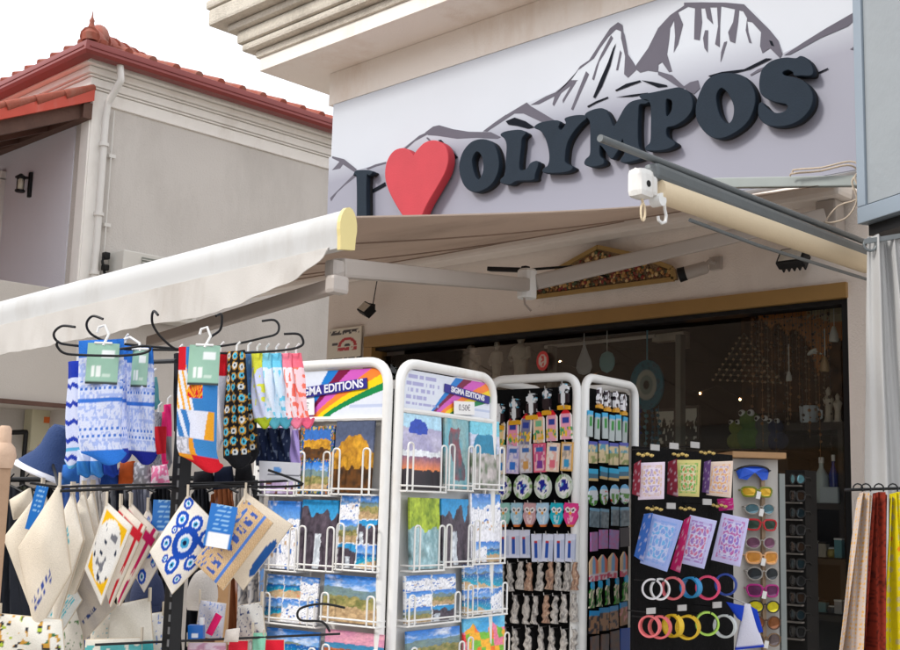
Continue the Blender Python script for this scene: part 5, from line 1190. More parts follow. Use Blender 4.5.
def bracelet(px, py, r, wd, c, lab, turn=20, X=-1.94, n=1):
    py += 1.4*math.sin(px*1.9); turn += 9*math.sin(px*.7)
    P0 = onX(px, py, X); F = faceP(P0, turn); rr = r/FPX*(P0-EYE).dot(fw); M = F.M(0, P0.z) @ Matrix.Rotation(R(90), 4, 'X')
    bm = B()
    lathe_ring(bm, rr*1.04, wd*1.5, M)
    o = obj('bracelet', bm, mat('silicone_'+'_'.join(str(int(v*100)) for v in c), c, .45, var=.08, vs=60), smooth=True); tag(o, lab, 'bracelet', 'coloured bracelets on the black stand')
    b2 = B(); q = P0+Vector((0, 0, rr*.92)); tube(b2, [(-2.0, q.y, q.z-.004), (q.x+.012, q.y, q.z-.004), (q.x+.014, q.y, q.z+.004)], .002, 6); obj('peg', b2, M_black, ps)
def lathe_ring(bm, rr, wd, M):
    n = 36; pr = [(rr, -wd/2), (rr*1.02, 0), (rr, wd/2), (rr*.84, wd/2), (rr*.81, 0), (rr*.84, -wd/2)]; rings = []
    for i in range(n):
        a = 2*math.pi*i/n; rings.append([bm.verts.new(M @ Vector((q[0]*math.cos(a), q[0]*math.sin(a), q[1]))) for q in pr])
    for i in range(n):
        for j in range(6): bm.faces.new((rings[i][j], rings[i][(j+1) % 6], rings[(i+1) % n][(j+1) % 6], rings[(i+1) % n][j]))
for a in ((652, 588, 10, .006, (.62, .60, .62), 'thin white bracelet at the left end of the upper bracelet row', 10), (660, 590, 10.5, .005, (.66, .66, .66), 'thin white bracelet overlapping the coral one, upper row', -15), (673, 588.5, 11, .018, (.62, .13, .15), 'coral red bracelet in the upper row', 22), (691, 588, 10, .018, (.02, .24, .50), 'bright blue bracelet in the upper row', 40), (708, 587, 11.5, .022, (.75, .06, .16), 'hot pink bracelet, thickest of the upper row', 25), (726, 585, 10.5, .012, (.02, .06, .32), 'navy blue bracelet at the right end of the upper row', 30),
          (650, 627, 10.5, .016, (.72, .16, .17), 'coral bracelet at the left end of the lower row', 20), (660, 628, 11, .016, (.72, .15, .16), 'second coral bracelet tucked against the first, lower row', 25), (673, 626, 11, .014, (.70, .46, .02), 'slim mustard bracelet turned edgeways, lower row', 52), (688, 627, 11.5, .024, (.72, .47, .02), 'wide yellow bracelet in the lower row', 28), (707, 625, 11.5, .012, (.38, .62, .09), 'lime green bracelet in the lower row', 12), (725, 625, 11, .014, (.60, .64, .63), 'clear grey bracelet at the right end of the lower row', 40)):
    bracelet(*a)
# ------------------------------------------------------------------ sunglasses stands
SP = atD(757, 504, 4.25); FS = faceP(SP, -3)
uL, uR = FS.uz(731, 550)[0], FS.uz(779, 550)[0]; zts = FS.uz(757, 459)[1]
ss = thing('sunglasses_stand', 'pale upright stand with a wooden top holding a column of sunglasses', 'display stand', FS.M((uL+uR)/2, 0, -.1).translation)
bm = B(); box(bm, ((uL+uR)/2, .10, (zts+.1)/2), (uR-uL, .2, zts-.1), FS.M(0, 0, 0), bev=.003); obj('front_panel', bm, mat('pale_panel', (.50, .48, .45), .6, var=.05), ss)
bm = B(); box(bm, (uR+.013, .10, (zts-.05)/2), (.02, .21, zts-.05), FS.M(0, 0, 0)); obj('side_strip', bm, M_bracket, ss)
bm = B(); box(bm, ((uL+uR)/2+.004, .08, zts+.012), (uR-uL+.022, .26, .022), FS.M(0, 0, 0), bev=.004); obj('wooden_top', bm, M_woodp, ss)
bm = B(); box(bm, ((uL+uR)/2, .10, .05), (uR-uL+.04, .24, .1), FS.M(0, 0, 0)); obj('plinth', bm, M_black, ss)
bm = B(); um = FS.uz(762, 550)[0]; box(bm, (um, -.012, (zts-.05+.6)/2), (.012, .02, zts-.05-.6), FS.M(0, 0, 0)); obj('rail', bm, mat('peg_rail', (.4, .28, .18), .6), ss)
def glasses(F, px, py, wpx, hpx, lens, frame, lab, grp, round_=False, shield=False, off=.045, tag_=False, lrough=.12):
    u, z = F.uz(px, py, off); k = (F.uz(px+.5, py, off)[0]-F.uz(px-.5, py, off)[0]); w = wpx*k; h = hpx*k; T = F.M(u, z, off)
    o = thing('sunglasses', lab, 'sunglasses', T.translation, grp); ml = mat('lens_'+'_'.join(str(int(v*99)) for v in lens), lens, lrough, .35, var=.45, vs=45); mf = mat('frame_'+'_'.join(str(int(v*99)) for v in frame), frame, .35, var=.1, vs=50)
    def outline(s, g=1.):
        cx = s*w*.27; a = w*.215*g; b = h*.5*g; pts = []
        for i in range(24):
            t = 2*math.pi*i/24; e = 1 if round_ else .62
            x = a*abs(math.cos(t))**e*(1 if math.cos(t) > 0 else -1); y = b*abs(math.sin(t))**e*(1 if math.sin(t) > 0 else -1)
            if not round_ and y < 0: x *= .88
            pts.append((cx+x, .018*abs((cx+x)/w*2)**2, y))
        return pts
    if shield:
        bm = B(); pts = [(math.sin(t)*w*.5, .03*(t/1.4)**2, h*.5*math.cos(t*.9)) for t in [-1.4+2.8*i/16 for i in range(17)]]+[(x*w, .03*(x*2)**2, -h*y) for x, y in ((.42, .42), (.22, .5), (.08, .15), (0, -.02), (-.08, .15), (-.22, .5), (-.42, .42))]
        prism(bm, [T @ Vector(p) for p in pts], F.N*-.003); obj('lens', bm, ml, o)
        bm = B(); tube(bm, [T @ Vector(p) for p in pts[:17]], .0035, 6); obj('frame', bm, mf, o)
    else:
        for s in (-1, 1): bm = B(); prism(bm, [T @ Vector(p) for p in outline(s)], F.N*-.002); obj('lens', bm, ml, o)
        bm = B()
        for s in (-1, 1): tube(bm, [T @ Vector(p)+F.N*.0005 for p in outline(s, 1.02)], .0024 if round_ else .0034, 6, closed=True)
        tube(bm, [T @ Vector((-w*.07, 0, h*.15)), T @ Vector((0, -.003, h*.25)), T @ Vector((w*.07, 0, h*.15))], .0025, 6); obj('frame', bm, mf, o)
    for s in (-1, 1):
        bm = B(); tube(bm, [T @ Vector((s*w*.49, .012, h*.2)), T @ Vector((s*w*.5, .06, h*.15)), T @ Vector((s*w*.42, .09, -h*.1))], .0028, 6); obj('temple', bm, mf, o)
    if tag_:
        bm = B(); box(bm, (w*.02, -.006, -h*.35), (.015, .001, .026), T @ Matrix.Rotation(R(12), 4, 'Y')); obj('price_tag', bm, M_whiteclean, o)
GS = 'sunglasses on the pale wooden topped stand'
blk, sil = (.02, .02, .02), (.35, .33, .3)
for a in ((755, 473, 34, 14, (.03, .12, .75), blk, 'blue mirrored shield sunglasses at the top of the stand', False, True), (758, 492, 31, 9, (.80, .42, .03), (.2, .25, .02), 'yellow orange mirrored wraparound sunglasses, second from top', False, False, 1), (761, 509, 30, 10, (.10, .20, .24), sil, 'teal grey aviator sunglasses, third from top', True, False, 1), (762, 525, 32, 10, (.03, .06, .04), (.55, .02, .03), 'red framed dark sunglasses, fourth from top'),
          (762, 543, 30, 11, (.20, .08, .14), sil, 'plum tinted round sunglasses, fifth from top', True), (763, 558, 32, 11, (.85, .32, .06), (.75, .42, .2), 'orange square sunglasses, sixth from top', False, False, 1), (764, 574, 32, 12, (.04, .045, .05), sil, 'charcoal round metal sunglasses, seventh from top', True), (764, 591, 32, 11, (.16, .04, .12), (.45, .02, .22), 'magenta and black cat eye sunglasses, eighth from top', False, False, 1),
          (765, 607, 32, 11, (.78, .62, .02), blk, 'yellow lens black framed sunglasses, ninth from top', True), (766, 623, 32, 12, (.26, .09, .03), (.1, .04, .02), 'amber brown sunglasses, tenth from top', True), (766, 640, 32, 12, (.12, .09, .09), (.22, .13, .06), 'brown tinted tortoise framed sunglasses, lowest in view', True, False, 1)):
    glasses(FS, a[0], a[1], a[2], a[3], a[4], a[5], a[6], GS, a[7] if len(a) > 7 else False, a[8] if len(a) > 8 else False, tag_=len(a) > 9)
SP2 = atD(797, 504, 4.55); F2 = faceP(SP2, 38)
u0_, u1_ = F2.uz(786, 550)[0], F2.uz(806, 550)[0]; z2 = F2.uz(797, 470)[1]
s2 = thing('rear_sunglasses_stand', 'dark second sunglasses stand seen edgeways right of the pale one', 'display stand', F2.M((u0_+u1_)/2, 0, -.1).translation)
bm = B(); box(bm, ((u0_+u1_)/2, .06, (z2+.05)/2), (u1_-u0_, .12, z2-.05), F2.M(0, 0, 0), bev=.003); obj('panel', bm, M_dark, s2); bm = B()
for i in range(11): box(bm, ((u0_+u1_)/2, -.014, F2.uz(797, 486+i*17)[1]), (u1_-u0_-.02, .028, .006), F2.M(0, 0, 0))
obj('shelf_strip', bm, mat('beige_strip', (.22, .20, .18), .6), s2)
for i in range(10):
    c = ((.03, .03, .03), (.05, .03, .02), (.02, .04, .05))[i % 3]
    glasses(F2, 796, 479+i*17, 15, 9, (.15, .35, .4) if i == 0 else c, blk, ('teal lensed' if i == 0 else ('black', 'dark brown', 'dark slate')[i % 3])+' sunglasses, %s from the top of the rear dark stand' % ORD[i], 'sunglasses on the rear dark stand', i % 2 == 0, off=.04)
# white and blue beach bag peeping between the stands
Fb = faceP(onX(748, 625, -1.9), 0); bb = thing('beach_bag', 'white pointed beach bag with a blue hem between bracelets and sunglasses', 'bag', Fb.M(*Fb.uz(750, 650)).translation)
soft('body', Fb, [(744, 604), (750, 604), (764, 647), (735, 650)], lambda u, v: H(30, 60, 180) if v < .07 else H(205, 205, 220), 0, .01, .01, 16, 24, CLOTH, bb)
soft('blue_strap', Fb, [(726, 602), (744, 606), (742, 622), (737, 618)], lambda u, v: H(25, 60, 175), .004, .005, .004, 8, 8, CLOTH, bb); soft('blue_strap', Fb, [(750, 606), (757, 610), (763, 632), (756, 634)], lambda u, v: H(25, 60, 175), .004, .005, .004, 8, 8, CLOTH, bb)
bm = B(); q = Fb.M(*Fb.uz(747, 604)).translation; tube(bm, [q, (-2.0, q.y+.02, q.z+.02)], .002, 6); obj('cord', bm, M_pipe, bb)
# ------------------------------------------------------------------ scarves on the right
FR_ = facing(870, 492, 2.8, -4); a = FR_.uz(846, 490); b = FR_.uz(915, 488)
sr_ = thing('scarf_rail', 'black metal rail with hooks at the right edge from which the scarves hang', 'rail', FR_.M(b[0], 0, -.02).translation)
bm = B(); tube(bm, [FR_.M(a[0], a[1], -.01).translation, FR_.M(b[0], b[1], -.01).translation], .0035, 8); tube(bm, [FR_.M(b[0], b[1], -.01).translation, FR_.M(b[0], .02, -.02).translation], .012, 8); box(bm, (b[0]-.02, .05, .02), (.4, .4, .03), FR_.M(0, 0, 0)); obj('bar', bm, M_black, sr_)
for x in (858, 866, 879, 893):
    bm = B(); u, z = FR_.uz(x, 489); tube(bm, [FR_.M(u+.012*math.cos(t), z+.012*math.sin(t), .0).translation for t in [i*math.pi/6-.5 for i in range(8)]], .0018, 6); obj('hook', bm, M_black, sr_)
def scarf(c, col, lab, seed, off):
    bm = B(); p0 = quadpos(FR_, c, off, 0)
    def pos(u, v):
        x, z, y = p0(u, v); g = math.exp(-((1-v)/.05)); return (x, z-.012*math.exp(-((u-.5)/.5)**2)*0-.012*g*(abs(u-.5)*2)**2, -.03*math.sin(u*9+seed)*(1-.7*v)-.008*math.sin(u*23+v*4+seed))
    sheet(pos, 60, 170, col, .003, bm, FR_.M(0, 0, off)); tag(obj('scarf', bm, CLOTH, smooth=True), lab, 'scarf', 'scarves on the right hand rail')
def dots(bg, fgc, n, r, s, fg2=None):
    def f(u, v):
        U, V_ = u*n*.32, v*n; i, j = math.floor(U), math.floor(V_); x = (U-i-.5-.35*(noise2(i*1.7, j*2.3, s)-.5)); y = (V_-j-.5-.35*(noise2(i*2.9, j*1.1, s+1)-.5))
        if x*x+y*y < (r*(.6+.8*noise2(i*3.1, j*5.3, s+2)))**2: return H(*(fg2 if fg2 and noise2(i*7.7, j*3.3, s) > .75 else fgc))
        return mixc(H(*bg), (0, 0, 0), .10*noise2(u*30, v*60, s))
    return f
scarf([(858, 492), (871, 492), (861, 700), (827, 700)], dots((190, 175, 165), (205, 155, 70), 46, .24, 1), 'cream scarf with golden dots, leftmost on the rail', 1, .01)
def redp(u, v): return mixc(H(132, 46, 30), H(50, 18, 16), max(0, noise2(u*22, v*110, 4)-.5)*1.8)
scarf([(872, 492), (888, 492), (888, 700), (857, 700)], redp, 'brick red scarf with fine dark specks beside the cream one', 2, .0)
scarf([(890, 492), (906, 492), (925, 700), (884, 700)], dots((205, 190, 15), (175, 165, 120), 20, .28, 7, (205, 120, 40)), 'bright yellow scarf with grey spots at the right edge', 3, .012)
# ================================================================== the near left stand with socks and pouches
D0 = 2.1
def A(x, y, d=D0): return atD(x, y, d)
st = thing('sock_stand', 'black metal stand with a thick post and long double hooks holding socks and pouches', 'display stand', Vector((A(180, 500).x, A(180, 500).y, 0)))
pb = A(180, 500); bm = B(); box(bm, (pb.x, pb.y, A(180, 345).z/2), (.024, .024, A(180, 345).z), Matrix.Identity(4), bev=.002); obj('post', bm, M_black, st)
bm = B(); box(bm, (pb.x, pb.y, .015), (.5, .5, .02), bev=.005); obj('foot_plate', bm, M_black, st)
bm = B(); 
for z in [A(180, y).z for y in range(400, 650, 12)]: box(bm, (pb.x+.009, pb.y-.0125, z), (.004, .002, .012))
obj('slot_strip', bm, mat('slot_grey', (.15, .15, .15), .5), st)
def wire(pts, r=.0022, nm='hook_arm', sm=True):
    bm = B(); tube(bm, pts, r, 8); return obj(nm, bm, M_black, st, smooth=True)
def W(l, d=D0, e=None):
    e = d if e is None else e; n = len(l)-1
    return smoothp([A(x, y, d+(e-d)*i/max(1, n)) for i, (x, y) in enumerate(l)])
def smoothp(p, s=5):
    out = []
    for i in range(len(p)-1):
        p0, p1, p2, p3 = p[max(0, i-1)], p[i], p[i+1], p[min(len(p)-1, i+2)]
        for t in range(s):
            t /= s; out.append(.5*((2*p1)+(p2-p0)*t+(2*p0-5*p1+4*p2-p3)*t*t+(3*p1-p0-3*p2+p3)*t**3))
    return out+[p[-1]]
wire(W([(75, 327), (62, 326), (54, 333), (57, 341), (70, 345), (120, 349), (180, 350)], 2.0, 2.12))
wire(W([(118, 356), (80, 355), (64, 353), (57, 346), (58, 341)], 2.02, 2.0))
wire(W([(103, 319), (93, 316), (87, 322), (88, 330), (96, 337), (115, 343), (180, 349)], 2.06, 2.12))
wire(W([(158, 315), (154, 311), (152, 316), (153, 325), (160, 336), (172, 347), (180, 350)], 2.0, 2.1))
wire(W([(216, 316), (221, 314), (222, 320), (220, 330), (211, 337), (203, 347), (186, 350)], 2.0, 2.1))
wire(W([(262, 321), (274, 320), (279, 326), (276, 334), (262, 338), (235, 344), (184, 351)], 2.14, 2.12))
wire(W([(284, 334), (298, 334), (303, 340), (301, 346), (285, 350), (240, 353), (184, 353)], 2.12, 2.12))
wire(W([(120, 349), (146, 346), (150, 350), (140, 354), (118, 356)], 2.05, 2.05))
wire([A(60, 491, 2.02), A(250, 484, 2.14)], .0026, 'cross_rail'); wire([A(95, 645, 2.02), A(340, 634, 2.2)], .0022, 'cross_rail'); wire([A(150, 362, 2.2), A(176, 361, 2.12)], .004, 'cross_rail')
wire(W([(258, 471), (280, 469), (298, 470), (300, 476), (294, 480), (262, 482), (184, 484)], 2.16, 2.12)); wire(W([(345, 608), (322, 604), (300, 609), (300, 620), (322, 622), (330, 632)], 2.2, 2.16))
wire(W([(30, 483), (60, 487), (90, 486), (176, 484)], 2.02, 2.12)); wire(W([(268, 470), (290, 478), (302, 485), (268, 487), (190, 486)], 2.1, 2.12))
# ------------------------------------------------------------------ socks
def sock(c, col, lab, D=2.08, turn=0, toe=0., card=None, grp='socks hanging on the black stand', bulge=.008, name='sock_pair', hooky=None, cardcol=(150, 190, 168), m=CLOTH):
    cx = (c[0][0]+c[1][0])/2; F = facing(cx, (c[0][1]+c[2][1])/2, D, turn); t = thing(name, lab, 'socks', F.M(*F.uz(cx, c[0][1])).translation, grp)
    p0 = quadpos(F, c, 0, bulge, .3)
    wd = abs(F.uz(c[1][0], c[0][1])[0]-F.uz(c[0][0], c[0][1])[0])
    def pos(u, v):
        x, z, y = p0(u, v); k = max(0, .22-v)/.22; x += toe*wd*k*k; z += (abs(u-.5)*2)**2.5*.018*max(0, (.10-v)/.10)
        x += (.5-u)*wd*.25*max(0, (.07-v)/.07); return (x, z, y+.002*math.sin(v*9+u*8))
    bm = B(); sheet(pos, 48, 90, col, .006, bm, F.M(0, 0, 0)); obj('knit', bm, m, t, smooth=True)
    if card:
        x0, y0, x1, y1 = card; M, w, h = F.rect(x0, y0, x1, y1, .014)
        def cc(u, v):
            if v < .06: return H(40, 50, 50)
            if .62 < v < .82 and .45 < u < .88: return H(235, 240, 238)
            if (abs(u-.24) < .06 or abs(u-.40) < .06) and .18 < v < .45: return H(235, 240, 235)
            if .16 < v < .24 and .5 < u < .8: return H(200, 220, 205)
            return H(*cardcol)
        bm = B(); sheet(lambda u, v: ((u-.5)*w, (v-.5)*h, .004*(2*u-1)**2), 20, 26, cc, .0015, bm, M); cd = obj('label_card', bm, PRINT, t)
        hx, hy = hooky or ((x0+x1)/2, y0-10)
        q0 = M @ Vector((0, 0, h/2)); q1 = F.M(*F.uz(hx, hy), .01).translation
        bm = B(); tube(bm, [q0+Vector((0, 0, -.004)), q0.lerp(q1, .5)+F.R*.008, q1, q1-F.R*.010+Vector((0, 0, -.004)), q1-F.R*.012+Vector((0, 0, -.013))], .0024, 8); tube(bm, [q0-F.R*.015, q0+F.R*.015], .0022, 6); obj('hanger', bm, M_whiteclean, cd, smooth=True)
    else:
        q0 = F.M(*F.uz(cx, c[0][1])).translation; bm = B(); tube(bm, [q0+Vector((0, 0, -.005)), q0+Vector((0, 0, .012)), q0+F.R*.006+Vector((0, 0, .018))], .002, 6); obj('hanger', bm, M_whiteclean, t)
    return t
def fair(s, toe, cuff=(45, 115, 205)):
    def f(u, v):
        if v > .86: return H(*cuff)
        if v < .12: return H(*toe)
        w = H(212, 218, 240); bl = H(60, 115, 205); lt = H(165, 182, 230)
        k = (v*34) % 1; r_ = int(v*34)
        if r_ in (20, 22): return bl if k > .3 and (u*9) % 1 > .45 else w
        if r_ == 17: return bl
        if r_ in (7, 9): return bl if (u*8+r_*.25) % 1 > .55 and k > .3 else w
        if r_ % 3 == 0: return lt if noise2(u*22, v*40, s) > .4 else w
        return lt if noise2(u*30, v*30, s) > .66 else w
    return f
def scales(s):
    def f(u, v):
        if v > .84: return H(25, 50, 160)
        q = (v*6+s) % 1; return H(35, 60, 170) if abs(q-.5-.35*(abs((u*2) % 1-.5))) < .13 else (H(90, 170, 215) if v < .2 and q < .2 else H(205, 212, 238))
    return f
sock([(69, 362), (86, 360), (84, 468), (66, 470)], scales(0), 'white sock pair with big navy wave scales at the left end of the stand', 2.16, 25, bulge=.006, toe=-.2)
sock([(79, 341), (124, 339), (120, 464), (78, 466)], fair(1, (45, 115, 205)), 'pale blue fair isle sock pair with the largest mint label card, left', 2.06, -4, .25, (86, 343, 118, 384), hooky=(106, 326))
sock([(118, 344), (132, 344), (132, 462), (116, 464)], fair(3, (45, 60, 160)), 'narrow pale blue fair isle pair squeezed between two blue packs', 2.12, 25, hooky=(118, 332))
sock([(127, 347), (153, 348), (155, 466), (128, 464)], fair(5, (25, 35, 130)), 'pale blue fair isle pair with navy toes and a narrow mint card', 2.10, 6, .15, (131, 349, 147, 387), hooky=(132, 338))
for i, (x, c, cn) in enumerate(((84, (50, 120, 190), 'blue'), (97, (60, 130, 200), 'sky blue'), (110, (30, 60, 150), 'navy'))):
    sock([(x-6, 450), (x+7, 450), (x+7, 478), (x-7, 478)], lambda u, v, c=c: H(*c) if v < .6 else H(200, 210, 235), '%s toed sock tip, %s of the three under the fair isle packs' % (cn, ORD[i]), 2.14, 0, .2, bulge=.01)
sock([(148, 378), (157, 377), (160, 410), (150, 410)], lambda u, v: H(90, 150, 155), 'short teal sock behind the post left side', 2.22, 0, bulge=.003)
sock([(151, 412), (166, 412), (166, 470), (150, 474)], lambda u, v: H(190, 25, 40) if v < .75 and u > .25 and v > .28 else (H(225, 40, 110) if u > .75 else H(150, 150, 155) if noise2(u*30, v*30, 2) > .4 else H(110, 110, 118)), 'grey marl sock with a red heel left of the post', 2.2, 0, .2)
sock([(164, 405), (171, 404), (172, 470), (163, 471)], lambda u, v: H(215, 35, 110) if v > .5 else H(120, 120, 125), 'thin magenta topped sock beside the post', 2.24, 0)
sock([(174, 354), (184, 352), (186, 440), (174, 440)], lambda u, v: H(28, 28, 34), 'plain black sock just left of the geometric pair', 2.2, 0)
def geo(u, v):
    if v > .80 and (u < .2 or u > .78): return H(205, 25, 40)
    if v < .13: return H(200, 25, 40) if u > .35 or v < .08 else H(225, 150, 40)
    if v < .26: return H(60, 130, 190) if u > .42+.5*(.26-v) else (H(225, 150, 40) if u > .32 else (H(170, 170, 180) if noise2(u*30, v*50, 1) > .45 else H(215, 215, 225)))
    if .58 < v < .76 and .25 < u < .65:
        a = math.atan2(v-.56, u-.5); 
        if math.hypot(u-.5, (v-.56)*2.2) < .33: return H(205, 30, 40) if int(a*6) % 2 else H(235, 165, 40)
    if v > .48: return H(55, 125, 190) if u+.6*(v-.5) > .42 else (H(235, 165, 40) if (u*7+v*5) % 1 > .6 else H(225, 228, 235))
    if u < .34 and v < .56: return H(55, 120, 185) if (u+v) % .24 > .1 else H(215, 220, 232)
    if u > .80-.5*(.48-v): return H(230, 160, 40) if u < .95 else H(60, 130, 190)
    return H(220, 222, 235)
sock([(179, 347), (218, 347), (216, 476), (176, 468)], geo, 'bold red, blue and orange geometric sock pair with a mint label card', 2.04, -3, .3, (188, 345, 219, 385), hooky=(208, 328))
sock([(214, 352), (227, 352), (222, 450), (214, 452)], lambda u, v: H(205, 25, 40) if v > .75 else H(222, 224, 234), 'white sock with a red cuff behind the geometric pair', 2.12, 20, bulge=.006)
def floral(u, v):
    if v < .12: return H(18, 18, 22)
    U, V_ = u*3.0, v*11; i, j = math.floor(U), math.floor(V_); x, y = U-i-.5-.3*(noise2(i*3.3, j*2.1, 5)-.5), V_-j-.5-.3*(noise2(i*1.3, j*4.1, 8)-.5); d = math.hypot(x, y)
    if d < .14: return H(20, 40, 60)
    if d < .30: return H(70, 185, 215) if noise2(i*5.1, j*3.7, 2) > .35 else H(210, 215, 215)
    if d < .44: return H(190, 140, 50) if noise2(u*12, v*50, 3) > .4 else H(18, 18, 22)
    return H(20, 19, 23)
sock([(228, 352), (245, 350), (250, 468), (222, 470)], floral, 'black sock pair with cyan and gold daisies', 2.1, 10, .2, bulge=.012, hooky=(235, 340))
sock([(242, 352), (254, 351), (258, 462), (240, 466)], lambda u, v: floral(u*.7+.3, v) if v < .62 else H(70, 110, 160) if noise2(u*9, v*20, 5) > .3 else H(110, 140, 180), 'denim blue topped daisy sock right of the black daisy pair', 2.13, 15, .1, bulge=.008)
for i, (x, a, b, toe, cn) in enumerate(((257, (225, 225, 70), (205, 210, 235), (170, 185, 40), 'yellow cuffed white'), (266, (130, 205, 225), (220, 228, 240), (90, 170, 185), 'aqua cuffed white'), (276, (110, 200, 230), (205, 225, 240), (80, 160, 180), 'sky cuffed white'), (286, (240, 130, 150), (245, 225, 228), (225, 120, 145), 'pink cuffed white'), (296, (235, 110, 130), (240, 200, 205), (215, 90, 120), 'deep pink patterned'))):
    def cf(u, v, a=a, b=b, toe=toe, i=i):
        if v < .14: return H(*toe)
        if v > .80: return H(*a)
        return mixc(H(*a), H(240, 120, 60), .6 if i > 2 else 0) if noise2(u*7, v*16, i) > (.72 if i < 3 else .6) else H(*b)
    sock([(x-5, 354), (x+5, 353), (x+9+i, 428), (x-3+i, 430)], cf, '%s baby sock pair, %s in the row of small socks' % (cn, ORD[i]), 2.12, 30, .5, bulge=.006, grp='baby socks on the right hook of the black stand')
for i, x in enumerate((262, 273, 284)):
    sock([(x-6, 428), (x+6, 428), (x+5, 468), (x-6, 470)], lambda u, v, i=i: H(18, 30, 58) if noise2(u*8, v*12, i) > .25 else H(80, 90, 110), 'dark navy baby sock, %s in the lower row under the white ones' % ORD[i], 2.16, 15, .1, bulge=.008, grp='navy baby socks in the lower row')
sock([(292, 430), (298, 430), (301, 470), (286, 470)], lambda u, v: H(170, 150, 210), 'plain lavender baby sock right of the navy ones', 2.18, 0, bulge=.004)
F = facing(280, 470, 2.14, 6); pk = thing('hanging_pack', 'small white boxed pack with a blue dot hanging under the navy socks', 'pack', F.M(*F.uz(280, 480)).translation)
soft('carton', F, [(260, 461), (300, 463), (300, 482), (260, 480)], lambda u, v: H(90, 150, 215) if (u-.45)**2*4+(v-.55)**2 < .04 else (H(70, 70, 80) if .3 < v < .36 and u > .2 else H(215, 215, 220)), 0, .012, .001, 26, 16, PRINT, pk)
# ------------------------------------------------------------------ pouches
CR = (228, 216, 196); CR2 = (214, 202, 184)
def pouch(c, col, lab, D=2.05, turn=0, tag_=None, bulge=.012, dent=.3, hangp=None, grp='canvas pouches hanging on the black stand', name='pouch', n=44):
    cx = sum(p[0] for p in c)/4; cy = sum(p[1] for p in c)/4; F = facing(cx, cy, D, turn); t = thing(name, lab, 'pouch', F.M(*F.uz(cx, cy)).translation, grp)
    soft('body', F, c, col, 0, .006, bulge, n, n, CLOTH, t, dent)
    edge = B(); pts = [F.M(*F.uz(x, y), .0).translation for x, y in c]
    tube(edge, pts, .0016, 6, closed=True); obj('seam', edge, mat('canvas_seam', (.55, .46, .34), .9), t)
    hx, hy = hangp or (min(c, key=lambda p: p[1])[0], min(c, key=lambda p: p[1])[1]-8)
    tp = min(c, key=lambda p: p[1]); q0 = F.M(*F.uz(*tp), 0).translation; q1 = F.M(*F.uz(hx, hy), 0).translation
    bm = B(); beam(bm, q0-Vector((0, 0, .006)), q1+Vector((0, 0, .004)), .010, .003); obj('loop', bm, mat('canvas_loop', (.62, .54, .42), .9), t)
    if tag_:
        x0, y0, x1, y1, a = tag_; M, w, h = F.rect(x0, y0, x1, y1, bulge+.012); M = M @ Matrix.Rotation(R(a), 4, 'Y')
        bm = B(); sheet(flat(w, h), 16, 28, lambda u, v: H(235, 235, 235) if v < .34 and .12 < u < .88 and h < w*2.6 else (H(150, 195, 230) if v > .4 and (v*9) % 1 > .6 and .2 < u < .8 and noise2(u*12, v*30, 2) > .35 else H(25, 110, 190)), .0015, bm, M); obj('swing_tag', bm, PRINT, t)
    return t
def scribble(bg, ink_, lines, s, lo=.2, hi=.8):
    def f(u, v):
        for l in lines:
            if abs(v-l) < .028 and lo < u < hi and noise2(u*34, v*20, s) > .42: return H(*ink_)
        return mixc(H(*bg), H(*CR2), .5*noise2(u*5, v*5, s))
    return f
pouch([(43, 488), (66, 560), (30, 606), (4, 538)], lambda u, v: mixc(H(*CR), H(*CR2), noise2(u*4, v*4, 1)), 'cream pouch at the far left with a long blue tag, behind the biggest one', 2.12, 12, (31, 484, 43, 531, 12))
pouch([(18, 548), (60, 483), (71, 573), (36, 636)], scribble(CR, (60, 80, 150), (.30, .22), 3, .1, .6), 'largest plain canvas pouch with faint blue script, hung by one corner', 2.02, -4, bulge=.02, dent=.2)
pouch([(62, 520), (73, 492), (84, 540), (52, 640)], scribble((232, 226, 214), (60, 170, 190), (.5, .42, .34), 5), 'pale pouch with turquoise lettering, directly right of the largest canvas pouch', 2.10, 30)
pouch([(75, 515), (84, 491), (96, 540), (64, 622)], lambda u, v: H(225, 216, 200), 'thin sideways cream pouch, next but one left of the yellow one', 2.13, 30)
pouch([(86, 508), (93, 490), (100, 530), (84, 590)], lambda u, v: H(232, 224, 208), 'thin sideways cream pouch just left of the yellow one', 2.16, 30)
pouch([(44, 612), (72, 582), (82, 600), (52, 648)], scribble((225, 232, 232), (90, 190, 205), (.7, .6, .5, .4, .3), 8, .1, .9), 'pale pouch with light turquoise print low at the left', 2.12, 0)
pouch([(70, 585), (84, 560), (116, 606), (85, 640)], scribble((170, 162, 155), (40, 60, 110), (.25,), 6, .1, .6), 'grey canvas pouch with a dark blue word below the yellow pouch', 2.14, 0)
def yel(u, v):
    b = min(u, 1-u, v, 1-v)
    if b < .07: return H(235, 228, 215)
    if math.hypot((u-.5)*2.5, (v-.5)*2.1) < .98 or b > .26:
        return H(120, 120, 125) if noise2(u*7, v*7, 3) > .66 and .25 < v < .7 else (H(40, 50, 70) if noise2(u*12, v*12, 6) > .82 else H(232, 228, 220))
    return H(240, 185, 20)
pouch([(85, 569), (107, 502), (132, 526), (101, 605)], yel, 'cream pouch with a bright yellow printed border round a grey animal', 2.02, -8, bulge=.008)
def redp2(c_):
    return lambda u, v: H(*c_) if (u > .80 and u < .92 or v < .18 and v > .08) and noise2(u*9, v*9, 4) > .15 else H(230, 220, 205)
pouch([(102, 578), (121, 504), (146, 527), (111, 607)], redp2((205, 35, 50)), 'cream pouch with a red printed edge just right of the yellow one', 2.07, 8, bulge=.008)
pouch([(112, 580), (131, 503), (159, 533), (120, 606)], redp2((190, 25, 90)), 'cream pouch with a crimson printed edge, second right of the yellow one', 2.11, 10, bulge=.008)
